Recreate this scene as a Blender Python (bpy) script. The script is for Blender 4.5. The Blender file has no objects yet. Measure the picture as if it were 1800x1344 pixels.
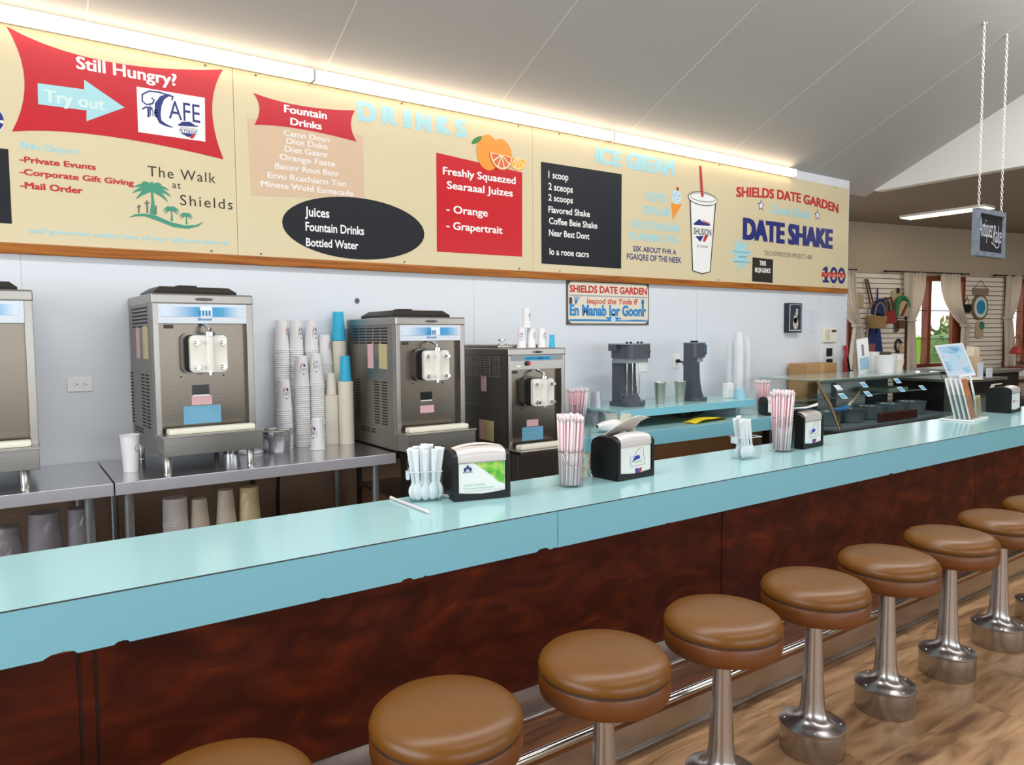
import bpy, bmesh, math, random
from mathutils import Vector, Matrix, Euler
from mathutils.geometry import tessellate_polygon
random.seed(7)
C = bpy.context.scene.collection
SC = bpy.context.scene
# ---------------------------------------------------------------- camera
cd = bpy.data.cameras.new('camera'); cam = bpy.data.objects.new('camera', cd); C.objects.link(cam)
cd.sensor_width = 36.0; cd.lens = 25.624; cd.clip_start = 0.05; cd.clip_end = 200
yaw, pitch, roll = math.radians(34.927), math.radians(3.632), math.radians(-0.465)
_d = Vector((math.sin(yaw)*math.cos(pitch), math.cos(yaw)*math.cos(pitch), -math.sin(pitch)))
_r0 = Vector((math.cos(yaw), -math.sin(yaw), 0)); _u0 = _r0.cross(_d)
_r = _r0*math.cos(roll) + _u0*math.sin(roll); _u = _r.cross(_d)
m = Matrix((( _r.x, _u.x, -_d.x, 0), (_r.y, _u.y, -_d.y, 0), (_r.z, _u.z, -_d.z, 1.55), (0, 0, 0, 1)))
cam.matrix_world = m
SC.camera = cam
# ---------------------------------------------------------------- view, world, lights
SC.view_settings.view_transform = 'Standard'; SC.view_settings.look = 'None'
SC.view_settings.gamma = 1.0; SC.view_settings.use_curve_mapping = False
SC.view_settings.exposure = -0.14
SC.cycles.transparent_max_bounces = 24
w = bpy.data.worlds.new('daylight'); SC.world = w; w.use_nodes = True
bg = w.node_tree.nodes['Background']; bg.inputs['Color'].default_value = (0.86, 0.93, 1.0, 1); bg.inputs['Strength'].default_value = 3.0

def area(name, loc, rot, sx, sy, power, col):
    l = bpy.data.lights.new(name, 'AREA'); l.shape = 'RECTANGLE'; l.size = sx; l.size_y = sy
    l.energy = power; l.color = col
    o = bpy.data.objects.new(name, l); C.objects.link(o); o.location = loc
    o.rotation_euler = [math.radians(a) for a in rot]
    return o
# daylight entering through the shop windows behind and left of the camera, and unseen overhead fill added to brighten the counter tops
area('window_daylight_rear', (1.5, -3.85, 1.75), (90, 0, 0), 6.5, 1.9, 38, (0.93, 0.97, 1.0))
area('window_daylight_rear', (8.5, -3.85, 1.75), (90, 0, 0), 4.5, 1.9, 32, (0.93, 0.97, 1.0))
area('window_daylight_side', (-2.85, 1.0, 1.9), (0, -90, 0), 1.9, 4.0, 75, (0.93, 0.97, 1.0))
area('overhead_fill', (2.9, 2.2, 4.12), (0, 0, 0), 9.4, 0.35, 172, (0.95, 0.97, 1.0))
area('overhead_fill', (4.5, -0.6, 4.9), (0, 0, 0), 9.0, 0.35, 110, (0.97, 0.97, 1.0))
area('shop_fill', (11.5, 3.0, 3.1), (0, 0, 0), 4.0, 0.3, 44, (1.0, 0.9, 0.78))  # unseen fill added to lift the dark shop, apart from its ceiling light

# ---------------------------------------------------------------- materials
def lin(c):
    if isinstance(c, str):
        c = c.lstrip('#'); c = [int(c[i:i+2], 16)/255 for i in (0, 2, 4)]
        c = [x/12.92 if x <= .04045 else ((x+.055)/1.055)**2.4 for x in c]
    return (c[0], c[1], c[2], 1.0)
MATS = {}
def mat(name, col, rough=0.5, metal=0.0, var=0.06, nscale=6.0, bump=0.0, stretch=None, spec=0.5, coat=0.0, emit=None, estr=0.0):
    if name in MATS: return MATS[name]
    M = bpy.data.materials.new(name); M.use_nodes = True; N = M.node_tree.nodes; L = M.node_tree.links
    b = N['Principled BSDF']; b.inputs['Roughness'].default_value = rough; b.inputs['Metallic'].default_value = metal
    b.inputs['Specular IOR Level'].default_value = spec
    if coat: b.inputs['Coat Weight'].default_value = coat; b.inputs['Coat Roughness'].default_value = 0.12
    c = lin(col)
    tc = N.new('ShaderNodeTexCoord'); mp = N.new('ShaderNodeMapping'); no = N.new('ShaderNodeTexNoise')
    L.new(tc.outputs['Object'], mp.inputs['Vector']); L.new(mp.outputs['Vector'], no.inputs['Vector'])
    if stretch: mp.inputs['Scale'].default_value = stretch
    no.inputs['Scale'].default_value = nscale; no.inputs['Detail'].default_value = 4
    mx = N.new('ShaderNodeMix'); mx.data_type = 'RGBA'
    mx.inputs[6].default_value = tuple(x*(1-var) for x in c[:3]) + (1,)
    mx.inputs[7].default_value = tuple(min(1, x*(1+var)) for x in c[:3]) + (1,)
    L.new(no.outputs['Fac'], mx.inputs[0]); L.new(mx.outputs[2], b.inputs['Base Color'])
    if bump:
        bp = N.new('ShaderNodeBump'); bp.inputs['Strength'].default_value = bump; bp.inputs['Distance'].default_value = 0.004
        L.new(no.outputs['Fac'], bp.inputs['Height']); L.new(bp.outputs['Normal'], b.inputs['Normal'])
    if emit: b.inputs['Emission Color'].default_value = lin(emit); b.inputs['Emission Strength'].default_value = estr
    MATS[name] = M
    return M
def glass(name, tint=(1, 1, 1), rough=0.03, f=0.4):
    M = bpy.data.materials.new(name); M.use_nodes = True; N = M.node_tree.nodes; L = M.node_tree.links
    N.remove(N['Principled BSDF']); out = N['Material Output']
    t = N.new('ShaderNodeBsdfTransparent'); t.inputs[0].default_value = lin(tint)
    g = N.new('ShaderNodeBsdfGlossy'); g.inputs['Roughness'].default_value = rough
    lw = N.new('ShaderNodeLayerWeight'); lw.inputs[0].default_value = 0.25
    pw_ = N.new('ShaderNodeMath'); pw_.operation = 'POWER'; pw_.inputs[1].default_value = 3.0; L.new(lw.outputs['Facing'], pw_.inputs[0])
    fr = N.new('ShaderNodeMath'); fr.operation = 'MULTIPLY_ADD'; fr.inputs[1].default_value = f; fr.inputs[2].default_value = 0.03; L.new(pw_.outputs[0], fr.inputs[0])
    ms = N.new('ShaderNodeMixShader'); L.new(fr.outputs[0], ms.inputs[0]); L.new(t.outputs[0], ms.inputs[1]); L.new(g.outputs[0], ms.inputs[2])
    L.new(ms.outputs[0], out.inputs['Surface']); MATS[name] = M
    return M
def nodemat(name, rough=0.5, metal=0.0, coat=0.0):
    M = bpy.data.materials.new(name); M.use_nodes = True; N = M.node_tree.nodes; L = M.node_tree.links
    b = N['Principled BSDF']; b.inputs['Roughness'].default_value = rough; b.inputs['Metallic'].default_value = metal
    if coat: b.inputs['Coat Weight'].default_value = coat; b.inputs['Coat Roughness'].default_value = 0.2
    tc = N.new('ShaderNodeTexCoord'); MATS[name] = M
    return M, N, L, b, tc
def ramp(N, stops):
    r = N.new('ShaderNodeValToRGB'); e = r.color_ramp.elements
    while len(e) < len(stops): e.new(0.5)
    for i, (p, c) in enumerate(stops): e[i].position = p; e[i].color = lin(c)
    return r
def wood(name, stops, scale=(0.6, 6, 6), nscale=3.0, rough=0.35, coat=0.0, dist=1.5, spec=0.3):
    M, N, L, b, tc = nodemat(name, rough, 0, coat); b.inputs['Specular IOR Level'].default_value = spec
    mp = N.new('ShaderNodeMapping'); mp.inputs['Scale'].default_value = scale; L.new(tc.outputs['Object'], mp.inputs[0])
    no = N.new('ShaderNodeTexNoise'); no.inputs['Scale'].default_value = nscale; no.inputs['Detail'].default_value = 8; no.inputs['Distortion'].default_value = dist
    L.new(mp.outputs[0], no.inputs['Vector'])
    r = ramp(N, stops); L.new(no.outputs['Fac'], r.inputs[0]); L.new(r.outputs[0], b.inputs['Base Color'])
    return M
def floor_mat():
    M, N, L, b, tc = nodemat('floor_planks', 0.38)
    mp = N.new('ShaderNodeMapping'); L.new(tc.outputs['Object'], mp.inputs[0])
    br = N.new('ShaderNodeTexBrick'); br.inputs['Scale'].default_value = 1.0
    br.inputs['Brick Width'].default_value = 1.25; br.inputs['Row Height'].default_value = 0.19; br.inputs['Mortar Size'].default_value = 0.0012
    br.inputs['Color1'].default_value = (0.25, 0.25, 0.25, 1); br.inputs['Color2'].default_value = (0.75, 0.75, 0.75, 1); br.inputs['Mortar'].default_value = (0, 0, 0, 1)
    br.offset = 0.37
    L.new(mp.outputs[0], br.inputs['Vector'])
    mp2 = N.new('ShaderNodeMapping'); mp2.inputs['Scale'].default_value = (1.0, 5.5, 1); L.new(tc.outputs['Object'], mp2.inputs[0])
    ad = N.new('ShaderNodeVectorMath'); ad.operation = 'MULTIPLY_ADD'; ad.inputs[1].default_value = (3, 3, 3)
    L.new(br.outputs['Color'], ad.inputs[0]); L.new(mp2.outputs[0], ad.inputs[2])
    no = N.new('ShaderNodeTexNoise'); no.inputs['Scale'].default_value = 2.2; no.inputs['Detail'].default_value = 7; no.inputs['Distortion'].default_value = 1.2
    L.new(ad.outputs[0], no.inputs['Vector'])
    r = ramp(N, [(0.28, '#5d3b24'), (0.42, '#a0774f'), (0.55, '#bf9367'), (0.72, '#cfa87c')]); L.new(no.outputs['Fac'], r.inputs[0])
    mu = N.new('ShaderNodeMix'); mu.data_type = 'RGBA'; mu.blend_type = 'MULTIPLY'; mu.inputs[0].default_value = 0.35
    L.new(r.outputs[0], mu.inputs[6]); L.new(br.outputs['Color'], mu.inputs[7])
    L.new(mu.outputs[2], b.inputs['Base Color'])
    return M
def slat_mat():
    M, N, L, b, tc = nodemat('slatwall', 0.6)
    sp = N.new('ShaderNodeSeparateXYZ'); L.new(tc.outputs['Object'], sp.inputs[0])
    dv = N.new('ShaderNodeMath'); dv.operation = 'DIVIDE'; dv.inputs[1].default_value = 0.0735; L.new(sp.outputs[2], dv.inputs[0])
    fr = N.new('ShaderNodeMath'); fr.operation = 'FRACT'; L.new(dv.outputs[0], fr.inputs[0])
    lt = N.new('ShaderNodeMath'); lt.operation = 'LESS_THAN'; lt.inputs[1].default_value = 0.15; L.new(fr.outputs[0], lt.inputs[0])
    mx = N.new('ShaderNodeMix'); mx.data_type = 'RGBA'; mx.inputs[6].default_value = lin('#ebe5d8'); mx.inputs[7].default_value = lin('#4a3a2e')
    L.new(lt.outputs[0], mx.inputs[0]); L.new(mx.outputs[2], b.inputs['Base Color'])
    return M
def gradient_mat(name, axis, x0, x1, stops, rough=0.3):
    M, N, L, b, tc = nodemat(name, rough)
    sp = N.new('ShaderNodeSeparateXYZ'); L.new(tc.outputs['Object'], sp.inputs[0])
    mr = N.new('ShaderNodeMapRange'); mr.inputs[1].default_value = x0; mr.inputs[2].default_value = x1
    L.new(sp.outputs[axis], mr.inputs[0]); r = ramp(N, stops); L.new(mr.outputs[0], r.inputs[0]); L.new(r.outputs[0], b.inputs['Base Color'])
    return M

white_wall = mat('white_wall_panel', '#dfe3e8', 0.35, var=0.01, nscale=1.5)
ceil_mat = mat('ceiling_paint', '#b9b9b6', 0.55, var=0.02, nscale=1.2, bump=0.15)
flat_ceil = mat('shop_ceiling_paint', '#8f8478', 0.8, var=0.02)
gable_mat = mat('gable_paint', '#e6e5df', 0.6, var=0.01)
shop_paint = mat('shop_wall_paint', '#b5a892', 0.7, var=0.02)
outdoor = mat('pale_paving', '#cfc8bb', 0.9, var=0.1)
cream = mat('cream_board', '#dbcca5', 0.32, var=0.025, nscale=2.5, stretch=(0.5, 1, 2))
red = mat('red_vinyl', '#c51c28', 0.3, var=0.05, nscale=4, stretch=(0.6, 1, 3))
red_txt = mat('red_paint', '#c02724', 0.4)
crimson = mat('menu_red', '#c90618', 0.3, var=0.03)
paleblue = mat('pale_blue_vinyl', '#a9d8de', 0.35, var=0.02)
navy = mat('navy_vinyl', '#1c2a78', 0.35, var=0.03)
charcoal = mat('chalkboard_vinyl', '#181b22', 0.45, var=0.1, spec=0.3)
white_ink = mat('white_vinyl', '#f3f2ee', 0.35, var=0.01)
black_ink = mat('black_vinyl', '#26221e', 0.4)
blush = mat('blush_vinyl', '#d7b99a', 0.35, var=0.03, nscale=5, stretch=(1, 1, 4))
palm_green = mat('palm_green', '#3f9276', 0.4)
orange = mat('orange_vinyl', '#f2962a', 0.35, var=0.06, nscale=9)
amber = mat('amber_vinyl', '#f6b322', 0.35)
grapefruit = mat('grapefruit_vinyl', '#dd6a34', 0.35, var=0.08)
peach = mat('peach_vinyl', '#fbe2b8', 0.35)
leaf_green = mat('leaf_green', '#3c7d35', 0.4)
grey_ink = mat('grey_print', '#6f6b62', 0.5)
sheet_steel = mat('sheet_steel', '#786f64', 0.24, 0.95, var=0.05, nscale=14, stretch=(1, 1, 12), bump=0.03)
steel = mat('brushed_steel', '#a29d96', 0.30, 0.95, var=0.05, nscale=14, stretch=(1, 1, 12), bump=0.03)
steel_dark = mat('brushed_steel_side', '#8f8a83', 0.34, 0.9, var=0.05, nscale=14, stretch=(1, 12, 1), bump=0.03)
table_edge = mat('table_edge_steel', '#c9c8cf', 0.38, 0.6, var=0.08, nscale=5, stretch=(3, 1, 1))
table_steel = mat('table_steel', '#cfced2', 0.19, 0.92, var=0.06, nscale=5, stretch=(1, 8, 1), bump=0.02)
chrome = mat('chrome', '#d8d8d8', 0.12, 1.0, var=0.01)
alum = mat('brushed_aluminium', '#b9b4b0', 0.26, 0.95, var=0.05, nscale=10, stretch=(0.3, 1, 6))
galv = mat('galvanised_leg', '#a3aeb2', 0.4, 0.85, var=0.15, nscale=20)
turq = mat('turquoise_laminate', '#a3cecf', 0.16, var=0.02, nscale=1.2, spec=0.6)
turq_face = mat('turquoise_fascia', '#86c9da', 0.3, var=0.02, nscale=1.0)
chip = mat('bare_fibreboard', '#8a5a3a', 0.8, var=0.15)
dark_line = mat('laminate_edge_line', '#3b3b3b', 0.6)
panel_wood = wood('stained_plywood', [(0.2, '#2a0b03'), (0.45, '#421304'), (0.62, '#561d06'), (0.85, '#7a330d')], scale=(1.3, 4, 2.6), nscale=4.0, rough=0.42, spec=0.18, dist=1.2)
foot_wood = wood('footrest_wood', [(0.3, '#4f2e1a'), (0.5, '#744526'), (0.7, '#8a5834')], scale=(0.8, 9, 9), nscale=2.5, rough=0.4)
trim_wood = wood('oak_trim', [(0.3, '#7d4315'), (0.5, '#a4601f'), (0.75, '#b8742c')], scale=(0.5, 8, 8), nscale=3, rough=0.45)
frame_wood = wood('window_wood', [(0.3, '#5f2c17'), (0.6, '#7f3f22'), (0.8, '#91502d')], scale=(6, 6, 0.8), nscale=3, rough=0.5)
leather = mat('tan_vinyl', '#744813', 0.36, var=0.10, nscale=7, bump=0.05)
leather_side = mat('tan_vinyl_band', '#6f3d10', 0.4, var=0.10, nscale=7)
groove = mat('seam_shadow_brown', '#3b2210', 0.6)
blackp = mat('black_plastic', '#0d0e11', 0.42, var=0.1, spec=0.35)
black_rub = mat('black_rubber', '#111112', 0.6)
white_pl = mat('white_plastic', '#e9e6da', 0.3, var=0.02)
cream_pl = mat('cream_plastic', '#ebe7d2', 0.35, var=0.02)
paper = mat('white_paper_cup', '#eceaea', 0.5, var=0.02)
cream_cup = mat('cream_paper_cup', '#e4dccb', 0.55, var=0.02)
blue_cup = mat('blue_paper_cup', '#35b5dc', 0.45, var=0.15, nscale=18)
pink = mat('pink_label', '#e6b8bb', 0.5, var=0.08, nscale=40, stretch=(1, 1, 6))
yellow_lab = mat('yellow_label', '#c8bb86', 0.5, var=0.1, nscale=40)
blue_lab = mat('blue_label', '#6fa9c6', 0.35, var=0.12, nscale=10, stretch=(4, 1, 1))
plastic_grey = mat('mixer_grey', '#4c5058', 0.35, var=0.05)
plastic_lt = mat('mixer_collar', '#8d979c', 0.4)
straw_white = mat('straw_paper', '#f0e0e1', 0.6, var=0.03)
straw_pink = mat('straw_pink', '#efc2ca', 0.5, var=0.05)
clear = glass('clear_glass', (0.955, 0.975, 0.97), f=0.8)
case_glass = glass('case_glass', (0.90, 0.95, 0.93), 0.02, f=0.07)
acrylic = glass('acrylic', (0.91, 0.94, 0.94), f=0.8)
poly_bag = glass('plastic_bag_film', (0.98, 0.98, 0.985), 0.2, f=0.25)
pane = glass('window_pane', (0.97, 0.98, 0.98))
napkin_m = mat('napkin_paper', '#ddd3c9', 0.8, var=0.03)
curtain_m = mat('curtain_cloth', '#e9e3d8', 0.85, var=0.05)
def _translucent(M, k):
    N = M.node_tree.nodes; L = M.node_tree.links; b = N['Principled BSDF']; o = N['Material Output']
    t = N.new('ShaderNodeBsdfTranslucent'); t.inputs[0].default_value = lin('#f0e6d6'); ms = N.new('ShaderNodeMixShader'); ms.inputs[0].default_value = k
    L.new(b.outputs[0], ms.inputs[1]); L.new(t.outputs[0], ms.inputs[2]); L.new(ms.outputs[0], o.inputs['Surface'])
_translucent(curtain_m, 0.45)
tube_glow = mat('tube_diffuser', '#fff8ec', 0.4, emit='#ffe0c0', estr=4.6)
lamp_glow = mat('lamp_diffuser', '#fff3dc', 0.4, emit='#ffe9c4', estr=5.0)

# ---------------------------------------------------------------- geometry helpers
class G:
    """collects shapes in one mesh"""
    def __init__(s): s.bm = bmesh.new(); s.mi = 0
    def _set(s, fs):
        for f in fs: f.material_index = s.mi
    def box(s, x0, x1, y0, y1, z0, z1, bev=0.0, seg=2):
        b = bmesh.new()
        bmesh.ops.create_cube(b, size=1.0)
        for v in b.verts: v.co = Vector((x0+(v.co.x+.5)*(x1-x0), y0+(v.co.y+.5)*(y1-y0), z0+(v.co.z+.5)*(z1-z0)))
        if bev: bmesh.ops.bevel(b, geom=b.edges[:], offset=bev, segments=seg, profile=0.6, affect='EDGES')
        s._merge(b); return s
    def _merge(s, b, M=None):
        vm = {}
        for v in b.verts: vm[v] = s.bm.verts.new(M @ v.co if M else v.co)
        for f in b.faces:
            try: nf = s.bm.faces.new([vm[v] for v in f.verts]); nf.material_index = s.mi; nf.smooth = f.smooth
            except ValueError: pass
        b.free()
    def lathe(s, prof, c=(0, 0, 0), n=32, a0=0.0, a1=2*math.pi, sx=1.0, sy=1.0):
        full = abs(a1-a0-2*math.pi) < 1e-6
        k = n if full else n+1
        rows = []
        for r, z in prof:
            if r < 1e-6: rows.append([s.bm.verts.new((c[0], c[1], c[2]+z))])
            else: rows.append([s.bm.verts.new((c[0]+sx*r*math.cos(a0+(a1-a0)*i/n), c[1]+sy*r*math.sin(a0+(a1-a0)*i/n), c[2]+z)) for i in range(k)])
        for A, B in zip(rows, rows[1:]):
            for i in range(n):
                j = (i+1) % k
                if len(A) == 1 and len(B) == 1: continue
                if len(A) == 1: q = [A[0], B[j], B[i]]
                elif len(B) == 1: q = [A[i], A[j], B[0]]
                else: q = [A[i], A[j], B[j], B[i]]
                try: s._set([s.bm.faces.new(q)])
                except ValueError: pass
        return s
    def tube(s, pts, r, n=8, caps=True):
        pts = [Vector(p) for p in pts]; rs = r if isinstance(r, (list, tuple)) else [r]*len(pts)
        rows = []
        up = None
        for i, p in enumerate(pts):
            t = (pts[min(i+1, len(pts)-1)]-pts[max(i-1, 0)]).normalized()
            if up is None or abs(up.dot(t)) > .99:
                up = Vector((0, 0, 1)) if abs(t.z) < .9 else Vector((1, 0, 0))
            a = t.cross(up).normalized(); b2 = a.cross(t).normalized(); up = b2
            rows.append([s.bm.verts.new(p + (a*math.cos(2*math.pi*k/n)+b2*math.sin(2*math.pi*k/n))*rs[i]) for k in range(n)])
        for A, B in zip(rows, rows[1:]):
            for k in range(n): s._set([s.bm.faces.new([A[k], A[(k+1) % n], B[(k+1) % n], B[k]])])
        if caps: s._set([s.bm.faces.new(rows[0][::-1]), s.bm.faces.new(rows[-1])])
        return s
    def poly(s, pts):
        """flat polygon, concave allowed, 3-D points"""
        pts = [Vector(p) for p in pts]
        vs = [s.bm.verts.new(p) for p in pts]
        for t in tessellate_polygon([pts]):
            try: s._set([s.bm.faces.new([vs[i] for i in t])])
            except ValueError: pass
        return s
    def prism(s, p2, f, d0, d1):
        A = [Vector(f(u, v, d0)) for u, v in p2]; B = [Vector(f(u, v, d1)) for u, v in p2]
        va = [s.bm.verts.new(p) for p in A]; vb = [s.bm.verts.new(p) for p in B]
        for t in tessellate_polygon([[Vector((u, v, 0)) for u, v in p2]]):
            s._set([s.bm.faces.new([va[i] for i in t]), s.bm.faces.new([vb[i] for i in t][::-1])])
        n = len(p2)
        for i in range(n): s._set([s.bm.faces.new([va[i], vb[i], vb[(i+1) % n], va[(i+1) % n]])])
        return s
    def grid(s, f, nu, nv):
        R = [[s.bm.verts.new(f(i/nu, j/nv)) for j in range(nv+1)] for i in range(nu+1)]
        for i in range(nu):
            for j in range(nv): s._set([s.bm.faces.new([R[i][j], R[i+1][j], R[i+1][j+1], R[i][j+1]])])
        return s
    def build(s, name, mats, parent=None, loc=None, smooth=False, world=True, angle=40):
        bmesh.ops.recalc_face_normals(s.bm, faces=s.bm.faces[:])
        me = bpy.data.meshes.new(name)
        off = Vector((0, 0, 0))
        if parent is not None and world:
            p = parent
            while p is not None: off += Vector(p.location); p = p.parent
        if parent is None and loc is not None: off = Vector(loc)
        for v in s.bm.verts: v.co -= off
        s.bm.to_mesh(me); s.bm.free()
        for mm in (mats if isinstance(mats, (list, tuple)) else [mats]): me.materials.append(mm)
        if smooth:
            for p in me.polygons: p.use_smooth = True
            me.set_sharp_from_angle(angle=math.radians(angle))
        o = bpy.data.objects.new(name, me); C.objects.link(o)
        if parent is not None: o.parent = parent
        elif loc is not None: o.location = loc
        return o
def tag(o, label, cat, group=None, kind=None):
    o['label'] = label; o['category'] = cat
    if group: o['group'] = group
    if kind: o['kind'] = kind
    return o
def empty(name, loc, label=None, cat=None, group=None, rz=0.0):
    o = bpy.data.objects.new(name, None); C.objects.link(o); o.location = loc; o.rotation_euler = (0, 0, rz); o.empty_display_size = 0.1
    if label: tag(o, label, cat, group)
    return o
def structure(o): o['kind'] = 'structure'; return o
def dup(root, loc=None, rz=None, label=None, group=None, scale=None):
    r = root.copy(); C.objects.link(r)
    if loc is not None: r.location = loc
    if rz is not None: r.rotation_euler = (0, 0, rz)
    if scale: r.scale = (scale,)*3
    if label: r['label'] = label
    if group: r['group'] = group
    for ch in list(root.children):
        c = ch.copy(); C.objects.link(c); c.parent = r
        for g in list(ch.children):
            d2 = g.copy(); C.objects.link(d2); d2.parent = c
    return r
_cap = None
def text_geo(body, off=0.0, shear=0.0, space=1.0):
    cu = bpy.data.curves.new('t', 'FONT'); cu.body = body; cu.size = 1.0; cu.offset = off; cu.shear = shear; cu.space_character = space
    cu.resolution_u = 3
    o = bpy.data.objects.new('t', cu); C.objects.link(o)
    dg = bpy.context.evaluated_depsgraph_get(); dg.update()
    me = bpy.data.meshes.new_from_object(o.evaluated_get(dg))
    vs = [v.co.copy() for v in me.vertices]; fs = [tuple(p.vertices) for p in me.polygons]
    bpy.data.objects.remove(o); bpy.data.curves.remove(cu); bpy.data.meshes.remove(me)
    return vs, fs
def cap_height():
    global _cap
    if _cap is None: _cap = max(v.y for v in text_geo('H')[0])
    return _cap
def put_text(g, body, f, x0, x1, z0, z1, off=0.0, shear=0.0, space=1.0, arc=0.0, bold=0.0):
    """letters between x0..x1, baseline z0, capital top z1; f(x, z) gives the 3-D point; arc lifts the middle"""
    vs, fs = text_geo(body, off, shear, space)
    a = min(v.x for v in vs); b = max(v.x for v in vs); ch = cap_height()
    h = z1-z0; back = Vector(f(x0, z0)); nrm = (Vector(f(x0+1, z0))-back).cross(Vector(f(x0, z0+1))-back)
    for n_, (dx, dz) in enumerate(((0, 0), (-1, .5), (1, .5), (-1, -.5), (1, -.5)) if bold else ((0, 0),)):
        nv = []
        for v in vs:
            t = (v.x-a)/(b-a); x = x0+t*(x1-x0)+dx*bold*h; z = z0+v.y/ch*(z1-z0) + arc*(1-(2*t-1)**2)+dz*bold*h
            nv.append(g.bm.verts.new(Vector(f(x, z))+nrm*(.00004*n_)))
        for q in fs:
            try: s = g.bm.faces.new([nv[i] for i in q]); s.material_index = g.mi
            except ValueError: pass
    return g
def bez(p0, p1, p2, n=10):
    return [((1-t)**2*p0[0]+2*t*(1-t)*p1[0]+t*t*p2[0], (1-t)**2*p0[1]+2*t*(1-t)*p1[1]+t*t*p2[1]) for t in [i/n for i in range(n)]]
def ell(cx, cz, rx, rz, n=32, a0=0, a1=2*math.pi):
    full = abs(a1-a0-2*math.pi) < 1e-6
    return [(cx+rx*math.cos(a0+(a1-a0)*i/n), cz+rz*math.sin(a0+(a1-a0)*i/n)) for i in range(n if full else n+1)]
def rrect(x0, x1, z0, z1, r, n=5):
    out = []
    for cx, cz, a in ((x1-r, z1-r, 0), (x0+r, z1-r, 90), (x0+r, z0+r, 180), (x1-r, z0+r, 270)):
        out += [(cx+r*math.cos(math.radians(a+90*i/n)), cz+r*math.sin(math.radians(a+90*i/n))) for i in range(n+1)]
    return out
# ---------------------------------------------------------------- the room
WY = 4.45
structure(G().prism([(-3, -4), (16.1, -4), (16.1, 4.75), (7.4, 6.6), (-3, 6.6)], lambda u, v, d: (u, v, d), -.1, 0).build('floor', floor_mat()))
structure(G().box(-3, 7.57, WY, WY+0.15, 0, 3.25).build('wall_back', white_wall))
g = G()
for x in (0.095, 2.78, 5.144, 7.044): g.box(x-0.0015, x+0.0015, WY-0.0012, WY+0.01, 0, 2.0)
structure(G().box(-3, 5.6, WY-.012, WY, 0, .82).build('wall_back_lower', mat('brown_wainscot', '#a48870', .6, var=.04)))
structure(g.build('trim_1', mat('panel_joint', '#c3c8ce', 0.5)))
# sloped ceiling rising from the back wall, with butt joints between its boards
def cz(y): return 3.19 + 0.462*(4.45-y)
for i, (a, b) in enumerate([(-3.1, -0.85), (-0.85, 0.43), (0.43, 1.71), (1.71, 2.99), (2.99, 4.27), (4.27, 5.53), (5.53, 6.87), (6.87, 8.2)]):
    g = G(); e = 0.0025
    g.prism([(4.62, cz(4.62)), (-4.1, cz(-4.1)), (-4.1, cz(-4.1)+.05), (4.62, cz(4.62)+.05)], lambda u, v, d: (d, u, v), a+e, b-e)
    structure(g.build('ceiling', ceil_mat))
g = G()
g.prism([(4.62, cz(4.62)+.03), (-4.1, cz(-4.1)+.03), (-4.1, cz(-4.1)+.06), (4.62, cz(4.62)+.06)], lambda u, v, d: (d, u, v), -3.1, 8.2)
structure(g.build('ceiling', mat('joint_plaster', '#d8d8d6', 0.6)))
for b in (-0.85, 0.43, 1.71, 2.99, 4.27, 5.53, 6.87):
    g = G(); g.prism([(4.45, cz(4.45)-.0012), (-4.0, cz(-4.0)-.0012), (-4.0, cz(-4.0)+.01), (4.45, cz(4.45)+.01)], lambda u, v, d: (d, u, v), b-.004, b+.004)
    structure(g.build('ceiling', mat('joint_plaster', '#d8d8d6', 0.6)))
g = G()
g.prism([(4.5, 3.155), (-4.1, 3.155), (-4.1, cz(-4.1)+.2), (4.5, cz(4.5)+.2)], lambda u, v, d: (d, u, v), 8.17, 8.29)
structure(g.build('wall_gable', gable_mat))
g = G(); g.prism([(8.175, -4), (16.1, -4), (16.1, 4.72), (7.45, 6.6), (7.45, 4.63), (8.175, 4.63)], lambda u, v, d: (u, v, d), 3.162, 3.24)
structure(g.build('ceiling', flat_ceil))
# rear and left walls with window openings (behind the camera)
g = G()
g.box(-3.1, 16.1, -4.1, -4, 0, 0.75); g.box(-3.1, 16.1, -4.1, -4, 2.75, 7.2)
for a, b in ((-3.1, -1.9), (4.85, 6.2), (10.9, 16.1)): g.box(a, b, -4.1, -4, 0.75, 2.75)
structure(g.build('wall_rear', shop_paint))
g = G()
g.box(-3.1, -3, -4, 4.6, 0, 0.9); g.box(-3.1, -3, -4, 4.6, 2.9, 7.2); g.box(-3.1, -3, -4, -1.1, 0.9, 2.9); g.box(-3.1, -3, 3.1, 4.6, 0.9, 2.9)
structure(g.build('wall_left', shop_paint))
structure(G().box(16, 16.1, -4, 4.6, 0, 3.3).build('wall_right', shop_paint))

# ---------------------------------------------------------------- oak trim under the menu boards, white cove strip, tubes
g = G(); g.box(-1.3, 7.535, WY-0.034, WY, 1.981, 2.033, 0.006)
structure(g.build('trim_2', trim_wood))
g = G(); g.box(6.50, 7.53, WY-0.016, WY, 3.10, 3.168)
structure(g.build('trim_3', mat('white_cove', '#e4e6ea', 0.4)))
for i, (a, b) in enumerate([(-0.82, 1.612), (1.618, 4.058), (4.064, 6.49)]):
    r = empty('fluorescent_fixture', (a, WY-0.05, 3.1),
              ['long lit fluorescent fixture above the still hungry banner, leftmost of the row', 'long lit fluorescent fixture above the drinks lettering, middle of the row', 'long lit fluorescent fixture ending above the paper cup drawing, rightmost of the row'][i],
              'light fixture', 'fluorescent fixtures along the top of the menu boards')
    G().box(a, b, WY-0.03, WY-0.004, 3.10, 3.175).build('housing', white_pl, r)
    G().box(a+.006, b-.006, WY-0.085, WY-0.03, 3.102, 3.168, 0.012).build('diffuser', tube_glow, r)
    for x in (a, b-.006): G().box(x, x+.006, WY-0.088, WY-0.03, 3.10, 3.17).build('end_cap', white_pl, r)

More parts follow.
